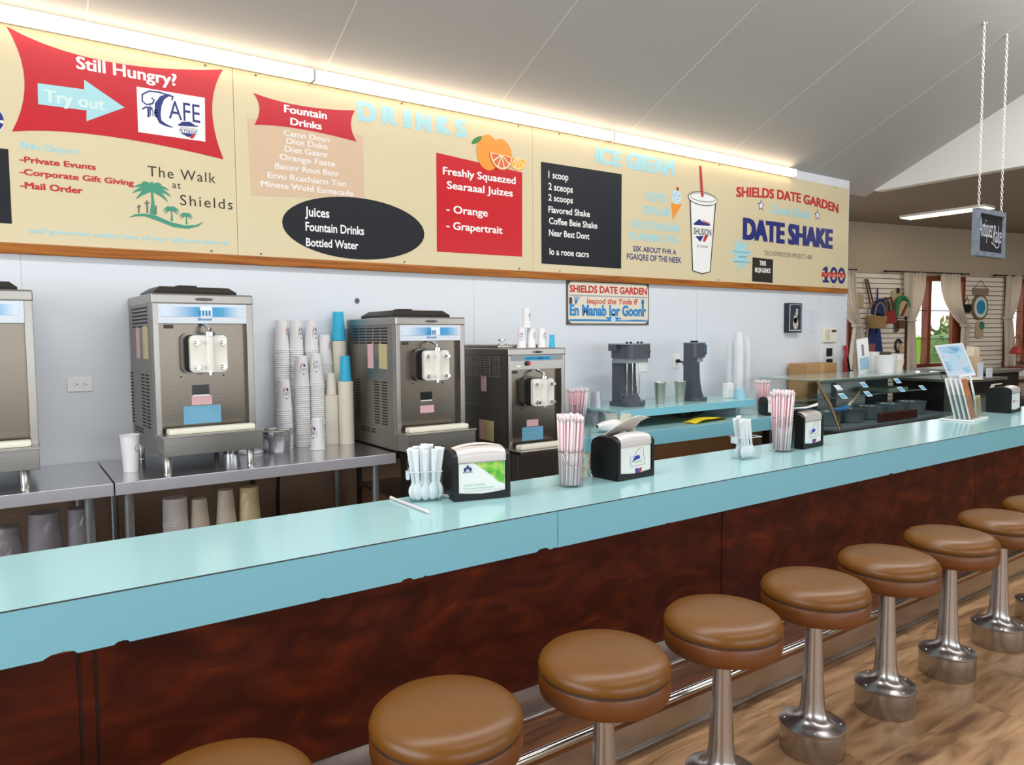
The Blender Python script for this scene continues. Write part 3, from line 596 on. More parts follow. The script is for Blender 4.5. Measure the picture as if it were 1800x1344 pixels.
# ---------------------------------------------------------------- shake machines
disp_mat = gradient_mat('display_blue_fade', 0, 0.0, 0.479, [(0.06, '#d5deea'), (0.16, '#cfdcea'), (0.42, '#3f97c9'), (0.455, '#3f97c9'), (0.46, '#e6eef4'), (0.575, '#e6eef4'), (0.58, '#2f93c8'), (0.68, '#3f9dcc'), (0.86, '#cfdcea')])
frame_white = mat('display_frame', '#d3dae2', 0.3, var=0.01)
screw_dark = mat('slot_black', '#0c0c0d', 0.7)
def machine(origin, rz, s, zt, zbody, depth, label, kind='counter', shelf=.655, black=.454, pink_t=.51, blue=True, ztray=None, group='stainless shake machines along the back wall'):
    """origin: front left corner at support height; s: size factor; zt: height of the top; zbody: height of the underside"""
    r = empty('shake_machine', origin, label, 'shake machine', group, rz)
    W = .479*s
    B = lambda g, name, m, par=r, **k: g.build(name, m, par, world=False, **k)
    T = lambda t: zt-t*s
    zs = T(shelf)                      # drip shelf level
    if ztray is None: ztray = zbody
    # shell: two sides, back, top, front stiles and the recessed front sheet
    g = G()
    g.box(0, .016, 0.004, depth, zbody, zt-.012, .003); g.box(W-.016, W, 0.004, depth, zbody, zt-.012, .003)
    g.box(.01, W-.01, depth-.02, depth, zbody, zt-.012); g.box(.01, W-.01, 0.05, depth-.01, zbody, zbody+.02)
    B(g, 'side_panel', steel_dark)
    B(G().box(-.0015, .028*s, 0, .05, zs-.06, T(.035), .004), 'front_stile', steel); B(G().box(W-.032*s, W+.0015, 0, .05, zs-.06, T(.035), .004), 'front_stile', steel)
    B(G().box(-.003, W+.003, -.004, depth+.003, zt-.05*s, zt, .008, 3), 'top_cover', steel)
    B(G().box(.024*s, W-.030*s, .036, .044, zs-.05, T(.14)), 'front_sheet', sheet_steel)
    # maker plate, display strip
    B(G().prism(ell(W*.5, T(.026), .044*s, .0085*s, 20), lambda u, v, d: (u, d, v), -.0065, -.004), 'maker_plate', mat('plate_grey', '#6d675f', .4, .5))
    g = G()
    if kind != 'floor': put_text(g, 'Blendmor', lambda x, z: (x, -.0072, z), W*.5-.036*s, W*.5+.036*s, T(.031), T(.022))
    else: g.prism(ell(W*.5, T(.026), .02, .007, 16), lambda u, v, d: (u, d, v), -.0072, -.0066)
    B(g, 'lettering', black_ink)
    if kind != 'floor':
        dp = B(G().box(.025*s, W-.031*s, -.003, .036, T(.147), T(.05), .002, 1), 'display_panel', frame_white)
        B(G().box(.040*s, W-.05*s, -.0045, -.003, T(.112), T(.064)), 'display_print', disp_mat, dp)
        g = G()
        for k in range(4): g.box((.212+.0155*k)*s, (.222+.0155*k)*s, -.0055, -.0045, T(.108), T(.081))
        put_text(g, 'Blomaid', lambda x, z: (x, -.0056, z), .207*s, .272*s, T(.130), T(.118), off=.02)
        B(g, 'display_mark', mat('display_mark_blue', '#2f7fb5', .4), dp)
    else:
        dp = B(G().box(.022*s, W-.026*s, -.003, .036, T(.145), T(.045), .002, 1), 'display_panel', steel)
        B(G().box(.022*s, W-.026*s, -.005, -.003, T(.084), T(.048)), 'display_print', mat('brushed_band', '#8f9296', .4, .6), dp)
        B(G().box(.128*s, .352*s, -.0065, -.005, T(.081), T(.056)), 'tag', mat('tag_blue', '#1fa3d0', .4), dp)
        g = G(); put_text(g, "DON'T A BIMBRN DRT", lambda x, z: (x, -.0072, z), .14*s, .34*s, T(.075), T(.061), off=.02); B(g, 'lettering', navy, dp)
        g = G(); g.prism(ell(.150*s, T(.102), .014, .014, 16), lambda u, v, d: (u, d, v), -.016, -.003); B(g, 'knob', black_ink, dp)
        g = G(); g.prism(ell(.158*s, T(.101), .010, .012, 16), lambda u, v, d: (u, d, v), -.019, -.016); B(g, 'knob_cap', mat('knob_red', '#c23030', .4), dp)
        B(G().box(.062*s, .092*s, -.0045, -.003, T(.126), T(.115)), 'sticker', white_ink, dp)
    # dispensing door
    fy = .036
    B(G().prism(rrect(.127*s, .338*s, T(.395), T(.194), .035*s), lambda u, v, d: (u, d, v), fy-.02, fy), 'door_flange', steel_dark)
    dd = B(G().prism(rrect(.142*s, .330*s, T(.388), T(.203), .03*s), lambda u, v, d: (u, d, v), fy-.075, fy-.02), 'door_gasket', black_rub)  # black rubber block behind the white door
    do = B(G().prism(rrect(.150*s, .326*s, T(.388), T(.205), .022*s), lambda u, v, d: (u, d, v), fy-.10, fy-.06), 'dispensing_door', white_pl)
    g = G(); g.lathe([(0, T(.388)), (.023*s, T(.388)), (.023*s, T(.196)), (0, T(.196))], (.243*s, fy-.10, 0), 24); B(g, 'valve_tube', white_pl, do, smooth=True)
    for kx in (.180, .305):
        for kt in (.240, .362):
            g = G(); c = (kx*s, fy-.10, T(kt))
            g.tube([(c[0], c[1]+.004, c[2]), (c[0], c[1]-.012, c[2])], .013*s, 12); g.tube([(c[0], c[1]-.012, c[2]), (c[0], c[1]-.034, c[2])], .009*s, 10)
            B(g, 'knob', chrome, do, smooth=True)
    g = G(); g.tube([(.243*s, fy-.10, T(.198)), (.243*s, fy-.10, T(.172)), (.240*s, fy-.06, T(.155)), (.236*s, fy-.03, T(.148))], .010*s, 10); g.lathe([(0, 0), (.026*s, 0), (.026*s, .018*s), (0, .018*s)], (.243*s, fy-.10, T(.207)), 20)
    B(g, 'draw_valve', chrome, smooth=True)
    g = G(); g.tube([(.243*s, fy-.10, T(.388)), (.243*s, fy-.10, T(.402))], .012*s, 12); B(g, 'spout', chrome, smooth=True)
    g = G()
    for kx in (.128, .335): g.lathe([(0, -.005), (.004, -.003), (.005, 0), (.004, .003), (0, .005)], (kx*s, fy-.004, T(.41)), 8)
    B(g, 'pin', chrome)
    # labels
    if black: B(G().box(.178*s, .260*s, fy-.0015, fy, T(black+.052), T(black)), 'level_window', mat('dark_window', '#0b0c18', .15))
    if black and kind != 'floor': B(G().box(.180*s, .260*s, fy-.0018, fy-.0004, T(black+.058), T(black+.050)), 'window_sill', white_ink)
    B(G().box(.174*s, .272*s, fy-.0016, fy, T(pink_t+.046), T(pink_t)), 'sticker', pink)
    if blue: B(G().box(.134*s, .314*s, fy-.0012, fy, zs+.004, T(pink_t+.050)), 'sticker', blue_lab)
    B(G().box(.056*s, .100*s, fy-.0014, fy, T(.170), T(.152)), 'sticker', mat('dark_tag', '#5a5148', .5))
    # drip tray with cream shelf
    g = G()
    tw = W-.004
    g.box(.002, tw, -.115, .05, ztray, ztray+.006); g.box(.002, tw, -.12, -.115, ztray, zs-.035, .002); g.box(.002, .008, -.118, .04, ztray, zs-.035); g.box(tw-.006, tw, -.118, .04, ztray, zs-.035)
    tr = B(g, 'drip_tray', steel)
    B(G().box(-.004, tw+.006, -.128, .034, zs-.040, zs-.031, .002, 1), 'tray_rim', alum, tr)
    B(G().box(.036*s, W-.030*s, -.085, -.02, zs-.031, zs-.004, .008, 2), 'drip_shelf', cream_pl, tr)
    # hopper lid
    if kind != 'floor':
        g = G()
        lx0, lx1, ly0, ly1 = .03*s, W-.05*s, .09, depth-.16
        b = [(lx0, ly0), (lx1, ly0), (lx1, ly1), (lx0, ly1)]; t = [(lx0+.035, ly0+.035), (lx1-.03, ly0+.035), (lx1-.03, ly1-.035), (lx0+.035, ly1-.035)]
        vb = [g.bm.verts.new((x, y, zt)) for x, y in b]; v1 = [g.bm.verts.new((x, y, zt+.016)) for x, y in b]; vt = [g.bm.verts.new((x, y, zt+.042)) for x, y in t]
        for A, Bq in ((vb, v1), (v1, vt)):
            for k in range(4): g.bm.faces.new([A[k], A[(k+1) % 4], Bq[(k+1) % 4], Bq[k]])
        g.bm.faces.new(vt); g.bm.faces.new(vb[::-1])
        ld = B(g, 'hopper_lid', blackp)
        B(G().box(W*.36, W*.56, depth*.40, depth*.52, zt+.041, zt+.056, .004), 'lid_grip', blackp, ld)
    else:
        ld = B(G().box(.03, W-.05, .16, depth-.1, zt, zt+.02, .006), 'hopper_lid', steel)
        g = G(); g.lathe([(.034, 0), (.034, .005), (.008, .008), (.008, .022), (.026, .026), (.026, .034), (0, .036)], (W*.45, depth*.45, zt+.02), 16); B(g, 'lid_grip', chrome, ld, smooth=True)
    # side openings, seen on the left flank
    g = G(); fx = -.0015
    def slot(y0, y1, z0, z1): g.box(fx, .003, y0, y1, z0, z1)
    if kind != 'floor':
        for c in range(5):
            for q in range(6):
                pt = (depth-.19)/5; y = .115+pt*c; z = T(.062+.0185*q); slot(y, y+pt*.82, z-.008, z)
        n = 16
        for q in range(n):
            z = T(.40+.0175*q)
            if z < zbody+.06: break
            slot(.13, .20, z-.007, z); slot(.235, .305, z-.007, z); slot(.51, .58, z-.007, z)
        for q in range(2):
            for c in range(3): slot(.30+.075*c, .355+.075*c, zbody+.075+.016*q, zbody+.082+.016*q)
        B(g, 'vent_slot', screw_dark)
        B(G().box(fx, .002, .31, .39, T(.32), T(.155)), 'sticker', pink); B(G().box(fx, .002, .12, .23, T(.32), T(.155)), 'sticker', yellow_lab)
    else:
        for c in range(6):
            for q in range(9):
                y = .10+.105*c; z = T(.058+.0165*q); g.box(-.004, .003, y, y+.078, z-.005, z)
        B(g, 'louvre', mat('louvre_pale', '#b9b4ab', .3, .8))  # paler metal than the side panel
        B(G().box(fx, .002, .25, .31, T(.30), T(.19)), 'sticker', pink); B(G().box(fx, .002, .17, .28, T(.64), T(.50)), 'sticker', yellow_lab); B(G().box(fx, .002, .285, .335, T(.64), T(.50)), 'sticker', pink)
        B(G().box(-.004, .002, .07, depth-.03, T(.405), T(.395)), 'panel_seam', steel)
        B(G().box(fx, .003, .52, .60, T(.385), T(.345)), 'side_handle', screw_dark)
    return r, W
leg_prof = lambda h: [(0, 0), (.019, 0), (.019, .006), (.016, .01), (.020, h), (0, h)]
def add_legs(r, W, depth, h, y0=.0):
    for x in (.024, W-.06):
        for y in (y0, depth-.06):
            g = G(); g.lathe(leg_prof(h), (x, y, 0), 16); g.build('leg', alum, r, smooth=True, world=False)
r, W = machine((.600, 3.88, .9), math.radians(3.0), 1.0, .872, .088, .56, 'steel shake machine on short legs behind the upright white cup')
add_legs(r, W, .56, .09, -.085)
r, W = machine((-.361, 3.88, .9), math.radians(0.0), 1.0, .872, .088, .55, 'steel shake machine cut off by the left edge of the picture')
add_legs(r, W, .55, .09, -.085)
r, W = machine((1.80, 3.70, .9), 0.0, .925, .763, .008, .70, 'steel shake machine beside the cream cup stacks, standing flush on a dark cart', shelf=.665, black=.465, pink_t=.55, blue=False)
r, W = machine((2.49, 3.60, 0), 0.0, .908, 1.476, .12, .80, 'lower floor standing steel shake machine with white cups on its top', kind='floor', shelf=.637, black=0, pink_t=.490, ztray=.845)
B = lambda g, name, m: g.build(name, m, r, world=False)
B(G().box(.02, W-.02, -.06, .06, .12, .845, .004), 'base_panel', steel_dark)
B(G().box(.16, .30, -.064, -.058, .62, .69, .003), 'base_recess', screw_dark)
for x in (.05, W-.05):
    for y in (.0, .72):
        g = G(); g.tube([(x-.015, y, .05), (x+.015, y, .05)], .05, 16); g.box(x-.02, x+.02, y-.02, y+.02, .05, .125); B(g, 'caster', black_rub)
# dark cart under the third machine
r = empty('equipment_cart', (1.82, 3.72, 0), 'dark metal cart under the third shake machine', 'cart')
dark_metal = mat('dark_metal', '#3a3733', .45, .7)
G().box(1.82, 2.24, 3.70, 4.40, .86, .907, .003).build('cart_top', dark_metal, r)
G().box(1.84, 2.22, 3.62, 4.36, .60, .625, .003).build('cart_shelf', steel, r)
for x in (1.835, 2.205):
    for y in (3.73, 4.37): G().box(x, x+.025, y-.0125, y+.0125, 0, .86).build('leg', dark_metal, r)

# ---------------------------------------------------------------- steel tables
def table(x0, x1, label, legs):
    r = empty('steel_table', ((x0+x1)/2, 4.07, 0), label, 'table', 'stainless work tables along the back wall')
    g = G(); g.box(x0, x1, 3.715, 4.43, .888, .9, .003); g.box(x0, x0+.007, 3.72, 4.43, .845, .89); g.box(x1-.007, x1, 3.72, 4.43, .845, .89)
    g.build('tabletop', table_steel, r)
    G().box(x0, x1, 3.712, 3.7205, .842, .8985, .002, 1).build('front_edge', table_edge, r)
    G().box(x0+.04, x1-.04, 3.80, 4.41, .40, .418, .003).build('undershelf', table_steel, r)
    for lx in legs:
        for ly in (3.79, 4.38):
            g = G(); g.lathe([(0, 0), (.018, 0), (.018, .04), (.0205, .05), (.0205, .888), (0, .888)], (lx, ly, 0), 16); g.build('leg', galv, r, smooth=True)
    return r
table(-1.75, .387, 'stainless work table at the left under the machine cut off by the frame', (-1.65, .295))
table(.394, 1.792, 'stainless work table holding the paper cup stacks and the galvanised pail', (.455, 1.70))
# black cables hanging under the table
for x, lab in ((1.16, 'thick black cable hanging under the right work table, left one of the pair'), (1.31, 'thin black cable hanging under the right work table, right one of the pair')):
    g = G(); g.tube([(x, 4.38, .86), (x+.02, 4.37, .72), (x+.01, 4.36, .6), (x-.01, 4.3, .45), (x-.01, 4.28, .425)], .014 if x < 1.2 else .011, 8); tag(g.build('cable', black_rub, smooth=True, loc=(x, 4.36, .425)), lab, 'cable', 'cables under the work table')
tag(G().box(.95, 1.85, 4.05, 4.11, .43, .47, .004).build('power_strip', black_rub, loc=(1.4, 4.08, .43)), 'long black power strip low behind the counter edge', 'power strip')

# ---------------------------------------------------------------- paper cups
H = .180
def cup_mesh(name, m, rr=.0435, rb=.0325, h=H, mat_slots=None):
    g = G()
    g.lathe([(0, h-.006), (rb-.003, h-.006), (rb-.002, h), (rb, h), (rr-.001, .006), (rr+.0018, .005), (rr+.0022, .002), (rr+.0005, 0), (rr-.0012, .001), (rr-.0016, .006), (rb-.0006, h-.008), (0, h-.008)], n=28)
    bmesh.ops.recalc_face_normals(g.bm, faces=g.bm.faces[:])
    me = bpy.data.meshes.new(name); g.bm.to_mesh(me); g.bm.free(); me.materials.append(m)
    for p in me.polygons: p.use_smooth = True
    me.set_sharp_from_angle(angle=math.radians(40))
    return me
def logo_mesh(rr=.0435, rb=.0325, h=H):
    """red and blue emblem wrapped on the flank of an upturned cup, facing -y"""
    g = G()
    def P(a, z, e=.0006):
        rad = rr+(rb-rr)*z/h+e; return (rad*math.sin(a), -rad*math.cos(a), z)
    z0 = .078
    def patch(p2, e=.0006):
        g.poly([P(u*1.35, z0+(v-z0)*1.3, e) for u, v in p2])
    g.mi = 0
    patch([(-.02, z0+.030), (.05, z0+.045), (.18, z0+.042), (.30, z0+.030)])
    patch([(-.38, z0), (.38, z0), (.38, z0+.006), (-.38, z0+.006)]); patch([(-.16, z0-.002), (.16, z0-.002), (0, z0-.008)])
    for a in (-.36, .34): patch([(a, z0+.008), (a+.03, z0+.008), (a+.03, z0+.026), (a, z0+.026)])
    for k in range(5): patch([(-.24+.1*k, z0+.010), (-.21+.1*k, z0+.010), (-.19+.1*k, z0+.025), (-.22+.1*k, z0+.025)])
    g.mi = 1
    patch([(-.40, z0+.027), (-.26, z0+.027), (-.05, z0+.046), (-.16, z0+.046)])
    me = bpy.data.meshes.new('logo'); g.bm.to_mesh(me); g.bm.free(); me.materials.append(navy); me.materials.append(red_txt)
    return me
ME_W, ME_C, ME_B, ME_L = cup_mesh('paper_cup', paper), cup_mesh('paper_cup', cream_cup), cup_mesh('paper_cup', blue_cup), logo_mesh()
def place(name, me, loc, label, cat, group=None, rz=0, scale=1.0):
    o = bpy.data.objects.new(name, me); C.objects.link(o); o.location = loc; o.rotation_euler = (0, 0, rz); o.scale = (scale,)*3
    return tag(o, label, cat, group)
def add_logo(o, rz, me=None):
    l = bpy.data.objects.new('logo', me or ME_L); C.objects.link(l); l.parent = o; l.rotation_euler = (0, 0, rz); return l
TZ = .9
PITCH = .0125
def stack(x, y, top, where, rz, group):
    n = int(round((top-TZ-H)/PITCH)); z0 = TZ+.0005
    for k in range(n+1):
        last = k == n
        o = place('paper_cup', ME_W, (x+random.uniform(-.0008, .0008), y+random.uniform(-.0008, .0008), z0+k*PITCH),
                  ('emblem cup crowning ' if last else 'white paper cup nested in ')+where, 'paper cup', group)
        if last: add_logo(o, rz)
# rear row, front row (world positions on the table)
stack(*(1.3766, 4.3800), 1.655, 'the tall rear cup stack at the far left', .95, 'white cups nested in the rear left stack')
stack(*(1.4625, 4.3800), 1.655, 'the tall rear cup stack second from the left', .62, 'white cups nested in the second rear stack')
stack(*(1.5574, 4.3800), 1.65, 'the tall rear cup stack third from the left', .40, 'white cups nested in the third rear stack')
stack(*(1.6439, 4.3800), 1.57, 'the rear stack just left of the tallest cream sleeve', .80, 'white cups nested in the fourth rear stack')
stack(*(1.3474, 4.2700), 1.31, 'the short front cup stack behind the galvanised pail', .05, 'white cups nested in the short front stack')
stack(*(1.4628, 4.2900), 1.445, 'the front cup stack left of the middle pair', -.05, 'white cups nested in the front left middle stack')
stack(*(1.5534, 4.2900), 1.45, 'the front cup stack behind the single upturned cup', -.35, 'white cups nested in the front right middle stack')
o = place('paper_cup', ME_W, (*(1.4839, 4.1100), TZ+.0005), 'single upturned white paper cup alone in front of the cup stacks', 'paper cup'); add_logo(o, -.95)
def sleeve(x, y, h, name_label):
    g = G(); g.lathe([(0, 0), (.045, 0), (.045, h), (.041, h+.004), (0, h+.004)], (x, y, TZ+.0005), 28); g.lathe([(.0452, .006), (.0462, .009), (.0452, .012)], (x, y, TZ), 28)
    return tag(g.build('cup_sleeve', cream_cup, smooth=True, loc=(x, y, TZ)), name_label, 'cup sleeve', 'cream paper cup sleeves')
x, y = (1.7362, 4.3850); sleeve(x, y, .625, 'tall sleeve of cream paper cups topped by a blue cup against the wall')
place('paper_cup', ME_B, (x, y, TZ+.631), 'blue patterned paper cup on the tallest cream cup sleeve', 'paper cup')
x, y = (1.6410, 4.2800); sleeve(x, y, .295, 'short sleeve of cream paper cups topped by a cream cup')
place('paper_cup', ME_C, (x, y, TZ+.301), 'upturned cream paper cup on the shortest cream sleeve', 'paper cup', scale=.74)
x, y = (1.7091, 4.2200); sleeve(x, y, .38, 'sleeve of cream paper cups beside the third shake machine, topped by a blue cup')
place('paper_cup', ME_B, (x, y, TZ+.386), 'blue patterned paper cup on the sleeve beside the third shake machine', 'paper cup', scale=.85)
# upright cup beside the second machine
g = G(); g.lathe([(0, 0.004), (.0325, 0.004), (.0325, 0), (.0335, 0), (.044, .176), (.0465, .178), (.0465, .182), (.043, .182), (.032, .008), (0, .008)], n=32)
x, y = (0.4958, 4.0000); o = tag(g.build('paper_cup', paper, loc=(0, 0, 0), smooth=True), 'upright white paper cup left of the second shake machine', 'paper cup'); o.location = (x, y, TZ+.0005)
g = G(); a0 = .75
g.tube([(.0405*math.sin(a0+.30*math.cos(t)), -.0405*math.cos(a0+.30*math.cos(t)), .115+.016*math.sin(t)) for t in [k*math.pi/6 for k in range(12)]], .0012, 5); g.build('logo', navy, o, world=False)
# pail and the loose lid behind it
x, y = (1.2766, 4.2100)
r = empty('metal_pail', (x, y, TZ), 'small galvanised metal pail in front of the cup stacks', 'pail')
g = G(); g.lathe([(0, .001), (.072, .001), (.074, .004), (.088, .118), (.092, .121), (.088, .124), (.085, .118), (.071, .006), (0, .006)], n=40); g.build('bucket', mat('galvanised_bright', '#b5b9bd', .25, .95, var=.08, nscale=9), r, smooth=True, world=False)
g = G(); g.tube([(.091*math.cos(t), -.091*math.sin(t), .117-.03*math.sin(t)) for t in [k*math.pi/14 for k in range(15)]], .0022, 6); g.build('bail_handle', chrome, r, world=False)
x, y = (1.1321, 4.2200); g = G(); g.lathe([(0, 0), (.06, 0), (.066, .006), (.064, .014), (0, .016)], n=32); o = g.build('dish', mat('pale_dish', '#d8d8d8', .3), smooth=True, loc=(0, 0, 0)); o.location = (x, y, TZ+.0005); tag(o, 'low pale round dish partly hidden behind the second shake machine', 'dish')
x, y = (1.0437, 4.3000); g = G(); g.lathe([(0, 0), (.045, 0), (.055, .13), (.052, .13), (.043, .004), (0, .004)], n=28); o = g.build('steel_cup', chrome, smooth=True, loc=(0, 0, 0)); o.location = (x, y, TZ+.0005); tag(o, 'dim steel cup standing behind the legs of the second shake machine', 'cup')
# bagged cups on the undershelves
def bagged(x, y, z, rr, rb, h, m, label, rings):
    r = empty('bagged_cup_stack', (x, y, z), label, 'bagged cups', 'bagged cups under the work tables')
    g = G(); p = [(0, 0)]
    for k in range(rings): p += [(rr, k*.014), (rr+.002, k*.014+.005), (rr, k*.014+.011)]
    p += [(rr, rings*.014), (rb, h), (0, h)]
    g.lathe(p, n=24); g.build('cup', m, r, smooth=True, world=False, angle=25)
    g = G(); random.seed(int(x*1000))
    def f(u, v):
        a = 2*math.pi*u; rad = rr+.008+(rb-rr)*min(1, v*1.1)*.8; zz = v*(h+.05)
        if v > .85: rad *= 1-(v-.85)*4.5
        j = random.uniform(-.006, .006)
        return Vector((rad*math.cos(a)+j, rad*math.sin(a)+j, zz+j))
    g.grid(f, 18, 10); g.build('bag', poly_bag, r, world=False)
S0 = .4185
for (px, lab, m, rr, rb, h, n) in [
        (.68, 'bag of white ribbed cups under the table, leftmost of four', paper, .058, .056, .335, 16), (.795, 'bag of cream cups with a knotted top, second of four under the table', cream_cup, .054, .036, .315, 5),
        (.925, 'bag of tall cream cups, third of four under the table', cream_cup, .060, .036, .345, 3), (1.045, 'bag of yellowish cups, rightmost of four under the table', mat('ivory_cup', '#e3d3a4', .5), .058, .046, .345, 8)]:
    bagged(px, 3.95, S0, rr, rb, h, m, lab, n)
dimcup = mat('grey_plastic_cup', '#9a98a0', .35, var=.1)
for (px, lab, rr, h) in [(-.02, 'bag of grey plastic cups under the left table, cut by the picture edge', .062, .30), (.125, 'wide bag of grey plastic cups under the left table, middle of three', .075, .345), (.262, 'bag of grey plastic cups under the left table beside its leg', .058, .345)]:
    bagged(px, 3.93, S0, rr, rr*.8, h, dimcup, lab, 9)

# ---------------------------------------------------------------- fittings on the white wall
def outlet(x, z, label, w2=.058, h2=.038):
    r = empty('power_outlet', (x, WY, z), label, 'power outlet')
    G().box(x-w2, x+w2, WY-.006, WY, z-h2, z+h2, .002, 1).build('cover_plate', white_ink, r)
    g = G()
    for dx in (-.02, .02):
        for dz in (-.006, .006): g.box(x+dx-.005, x+dx+.003, WY-.0068, WY-.006, z+dz-.001, z+dz+.001)
        g.prism(ell(x+dx+.009, z, .0025, .0025, 8), lambda u, v, d: (u, d, v), WY-.0068, WY-.006)
    g.build('socket', black_ink, r)
outlet(.328, 1.315, 'white double power outlet left of the second shake machine')
outlet(4.47, 1.30, 'white outlet behind the wide drink mixer', .045, .06)
outlet(4.875, 1.32, 'white outlet with the black plug of the narrow drink mixer', .045, .06)
g = G(); g.prism(ell(1.892, 1.786, .016, .018, 16), lambda u, v, d: (u, d, v), WY-.004, WY); tag(g.build('cable_grommet', mat('grommet', '#5a5c60', .5), loc=(1.892, WY, 1.786)), 'small grey round grommet high on the white wall', 'grommet')
# enamel sign
r = empty('enamel_sign', (4.078, WY, 1.636), 'small vintage enamel sign with red heading hung under the oak trim', 'sign')
tinw = mat('enamel_cream', '#e6dcc6', .35, var=.05, nscale=8)
sky_blue = mat('enamel_blue', '#2385c4', .35, var=.08, nscale=14)
X0, X1, Z0, Z1 = 3.63, 4.527, 1.637, 1.979
G().prism([(X0, Z0), (X1, Z0), (X1, Z1), (X0, Z1)], lambda u, v, d: (u, d, v), WY-.010, WY).build('rust_edge', mat('rust_edge', '#55504a', .7, var=.2), r)
G().prism(rrect(X0+.012, X1-.012, Z0+.010, Z1-.006, .045), lambda u, v, d: (u, d, v), WY-.012, WY-.009).build('plate', tinw, r)
fs = lambda k: (lambda u, v: (u, WY-.0121-.0009*k, v))
g = G(); put_text(g, 'SHIELDS DATE GARDEN', fs(1), X0+.025, X1-.025, 1.893, 1.945, off=.035); g.build('lettering', red_txt, r)
g = G(); g.poly([fs(1)(u, v) for u, v in ((X0+.02, 1.862), (X1-.02, 1.862), (X1-.02, 1.872), (X0+.02, 1.872))]); g.build('rule', mat('enamel_grey', '#a7a9ad', .4), r)
g = G(); put_text(g, 'Ieapod the Yoda ff', fs(1), X0+.20, X1-.13, 1.806, 1.850, off=.025, shear=.15); g.build('lettering', mat('enamel_red', '#cf5a4e', .4), r)
g = G(); put_text(g, 'En Manab Ior Goonr', fs(2), X0+.025, X1-.035, 1.712, 1.792, off=.04)
g.poly([fs(1)(u, v) for u, v in [(X0+.02, 1.665), (X1-.02, 1.665), (X1-.02, 1.676), (X0+.75, 1.680), (X0+.6, 1.674), (X0+.45, 1.678), (X0+.2, 1.682), (X0+.02, 1.680)]])
cx = X0+.485
g.poly([fs(2)(u, v) for u, v in [(cx-.09, 1.698), (cx-.03, 1.70), (cx-.012, 1.725), (cx+.012, 1.725), (cx+.03, 1.70), (cx+.10, 1.688), (cx+.03, 1.676), (cx-.03, 1.672), (cx-.06, 1.682)]])
for q in ((X1-.075, 1.83, .018, .022), (X1-.075, 1.79, .012, .03)): g.poly([fs(2)(u, v) for u, v in ell(*q, 12)])
for k in range(4): g.poly([fs(2)(u, v) for u, v in strip([(X0+.085, 1.80), (X0+.07+.02*k, 1.86)], .006)])
g.build('artwork', sky_blue, r)
g = G(); g.poly([fs(3)(u, v) for u, v in ell(cx, 1.682, .026, .03, 20)]); g.build('artwork', mat('enamel_pale', '#bfe0ee', .35), r)
g = G(); g.poly([fs(2)(u, v) for u, v in ((X0+.02, 1.80), (X0+.05, 1.80), (X0+.05, 1.85), (X0+.02, 1.85))]); g.build('artwork', mat('enamel_plum', '#4a3a52', .4), r)
# framed picture, notice, keypad, wall plate
r = empty('framed_picture', (6.56, WY, 1.56), 'dark framed picture of a pale figure right of the enamel sign', 'picture')
G().box(6.44, 6.672, WY-.05, WY, 1.563, 1.858, .003, 1).build('frame', mat('dark_frame', '#20252e', .4), r)
G().box(6.458, 6.655, WY-.0515, WY-.05, 1.578, 1.845).build('mat_board', mat('pale_mount', '#c8ccd4', .5), r)
G().box(6.470, 6.648, WY-.0525, WY-.0515, 1.590, 1.840).build('print', mat('dusk_print', '#2b3a48', .4, var=.3, nscale=9), r)
g = G(); f = lambda u, v: (u, WY-.0532, v)
for q in ((6.56, 1.655, .045, .06), (6.555, 1.70, .03, .045), (6.575, 1.755, .022, .03), (6.58, 1.79, .02, .014)): g.poly([f(u, v) for u, v in ell(*q, 16)])
g.build('figure', mat('print_figure', '#c9b7a6', .5, var=.3, nscale=30), r)
r = empty('paper_notice', (6.94, WY, 1.51), 'white paper notice taped to the wall right of the framed picture', 'notice')
G().box(6.826, 7.055, WY-.002, WY, 1.51, 1.797).build('sheet', mat('notice_paper', '#dcdbe6', .6, var=.01), r)
g = G()
for k in range(9): g.box(6.86+.01*(k % 3), 7.0-.012*(k % 4), WY-.0026, WY-.002, 1.55+.024*k, 1.553+.024*k)
g.build('print', mat('faint_print', '#b6b6c4', .6), r)
r = empty('intercom', (7.2, WY, 1.455), 'cream wall keypad with a small dark screen', 'keypad')
G().box(7.085, 7.325, WY-.045, WY, 1.457, 1.603, .006).build('case', cream_pl, r)
G().box(7.215, 7.30, WY-.0465, WY-.045, 1.565, 1.590).build('screen', mat('lcd', '#4a4a42', .3), r)
g = G()
for k in range(4): g.box(7.10+.022*k, 7.112+.022*k, WY-.0462, WY-.045, 1.48, 1.595)
g.build('grille', mat('grille_tan', '#c9c19f', .5), r)
r = empty('wall_plate', (7.235, WY, 1.11), 'white wall box with two dark openings beside the end of the wall', 'wall box')
G().box(7.07, 7.41, WY-.03, WY, 1.105, 1.452, .006).build('box', mat('box_white', '#e8e8ea', .4), r)
G().prism(rrect(7.146, 7.256, 1.31, 1.395, .008), lambda u, v, d: (u, d, v), WY-.0315, WY-.03).build('opening', black_rub, r)
G().prism(rrect(7.146, 7.265, 1.158, 1.282, .016), lambda u, v, d: (u, d, v), WY-.0315, WY-.03).build('opening', black_rub, r)
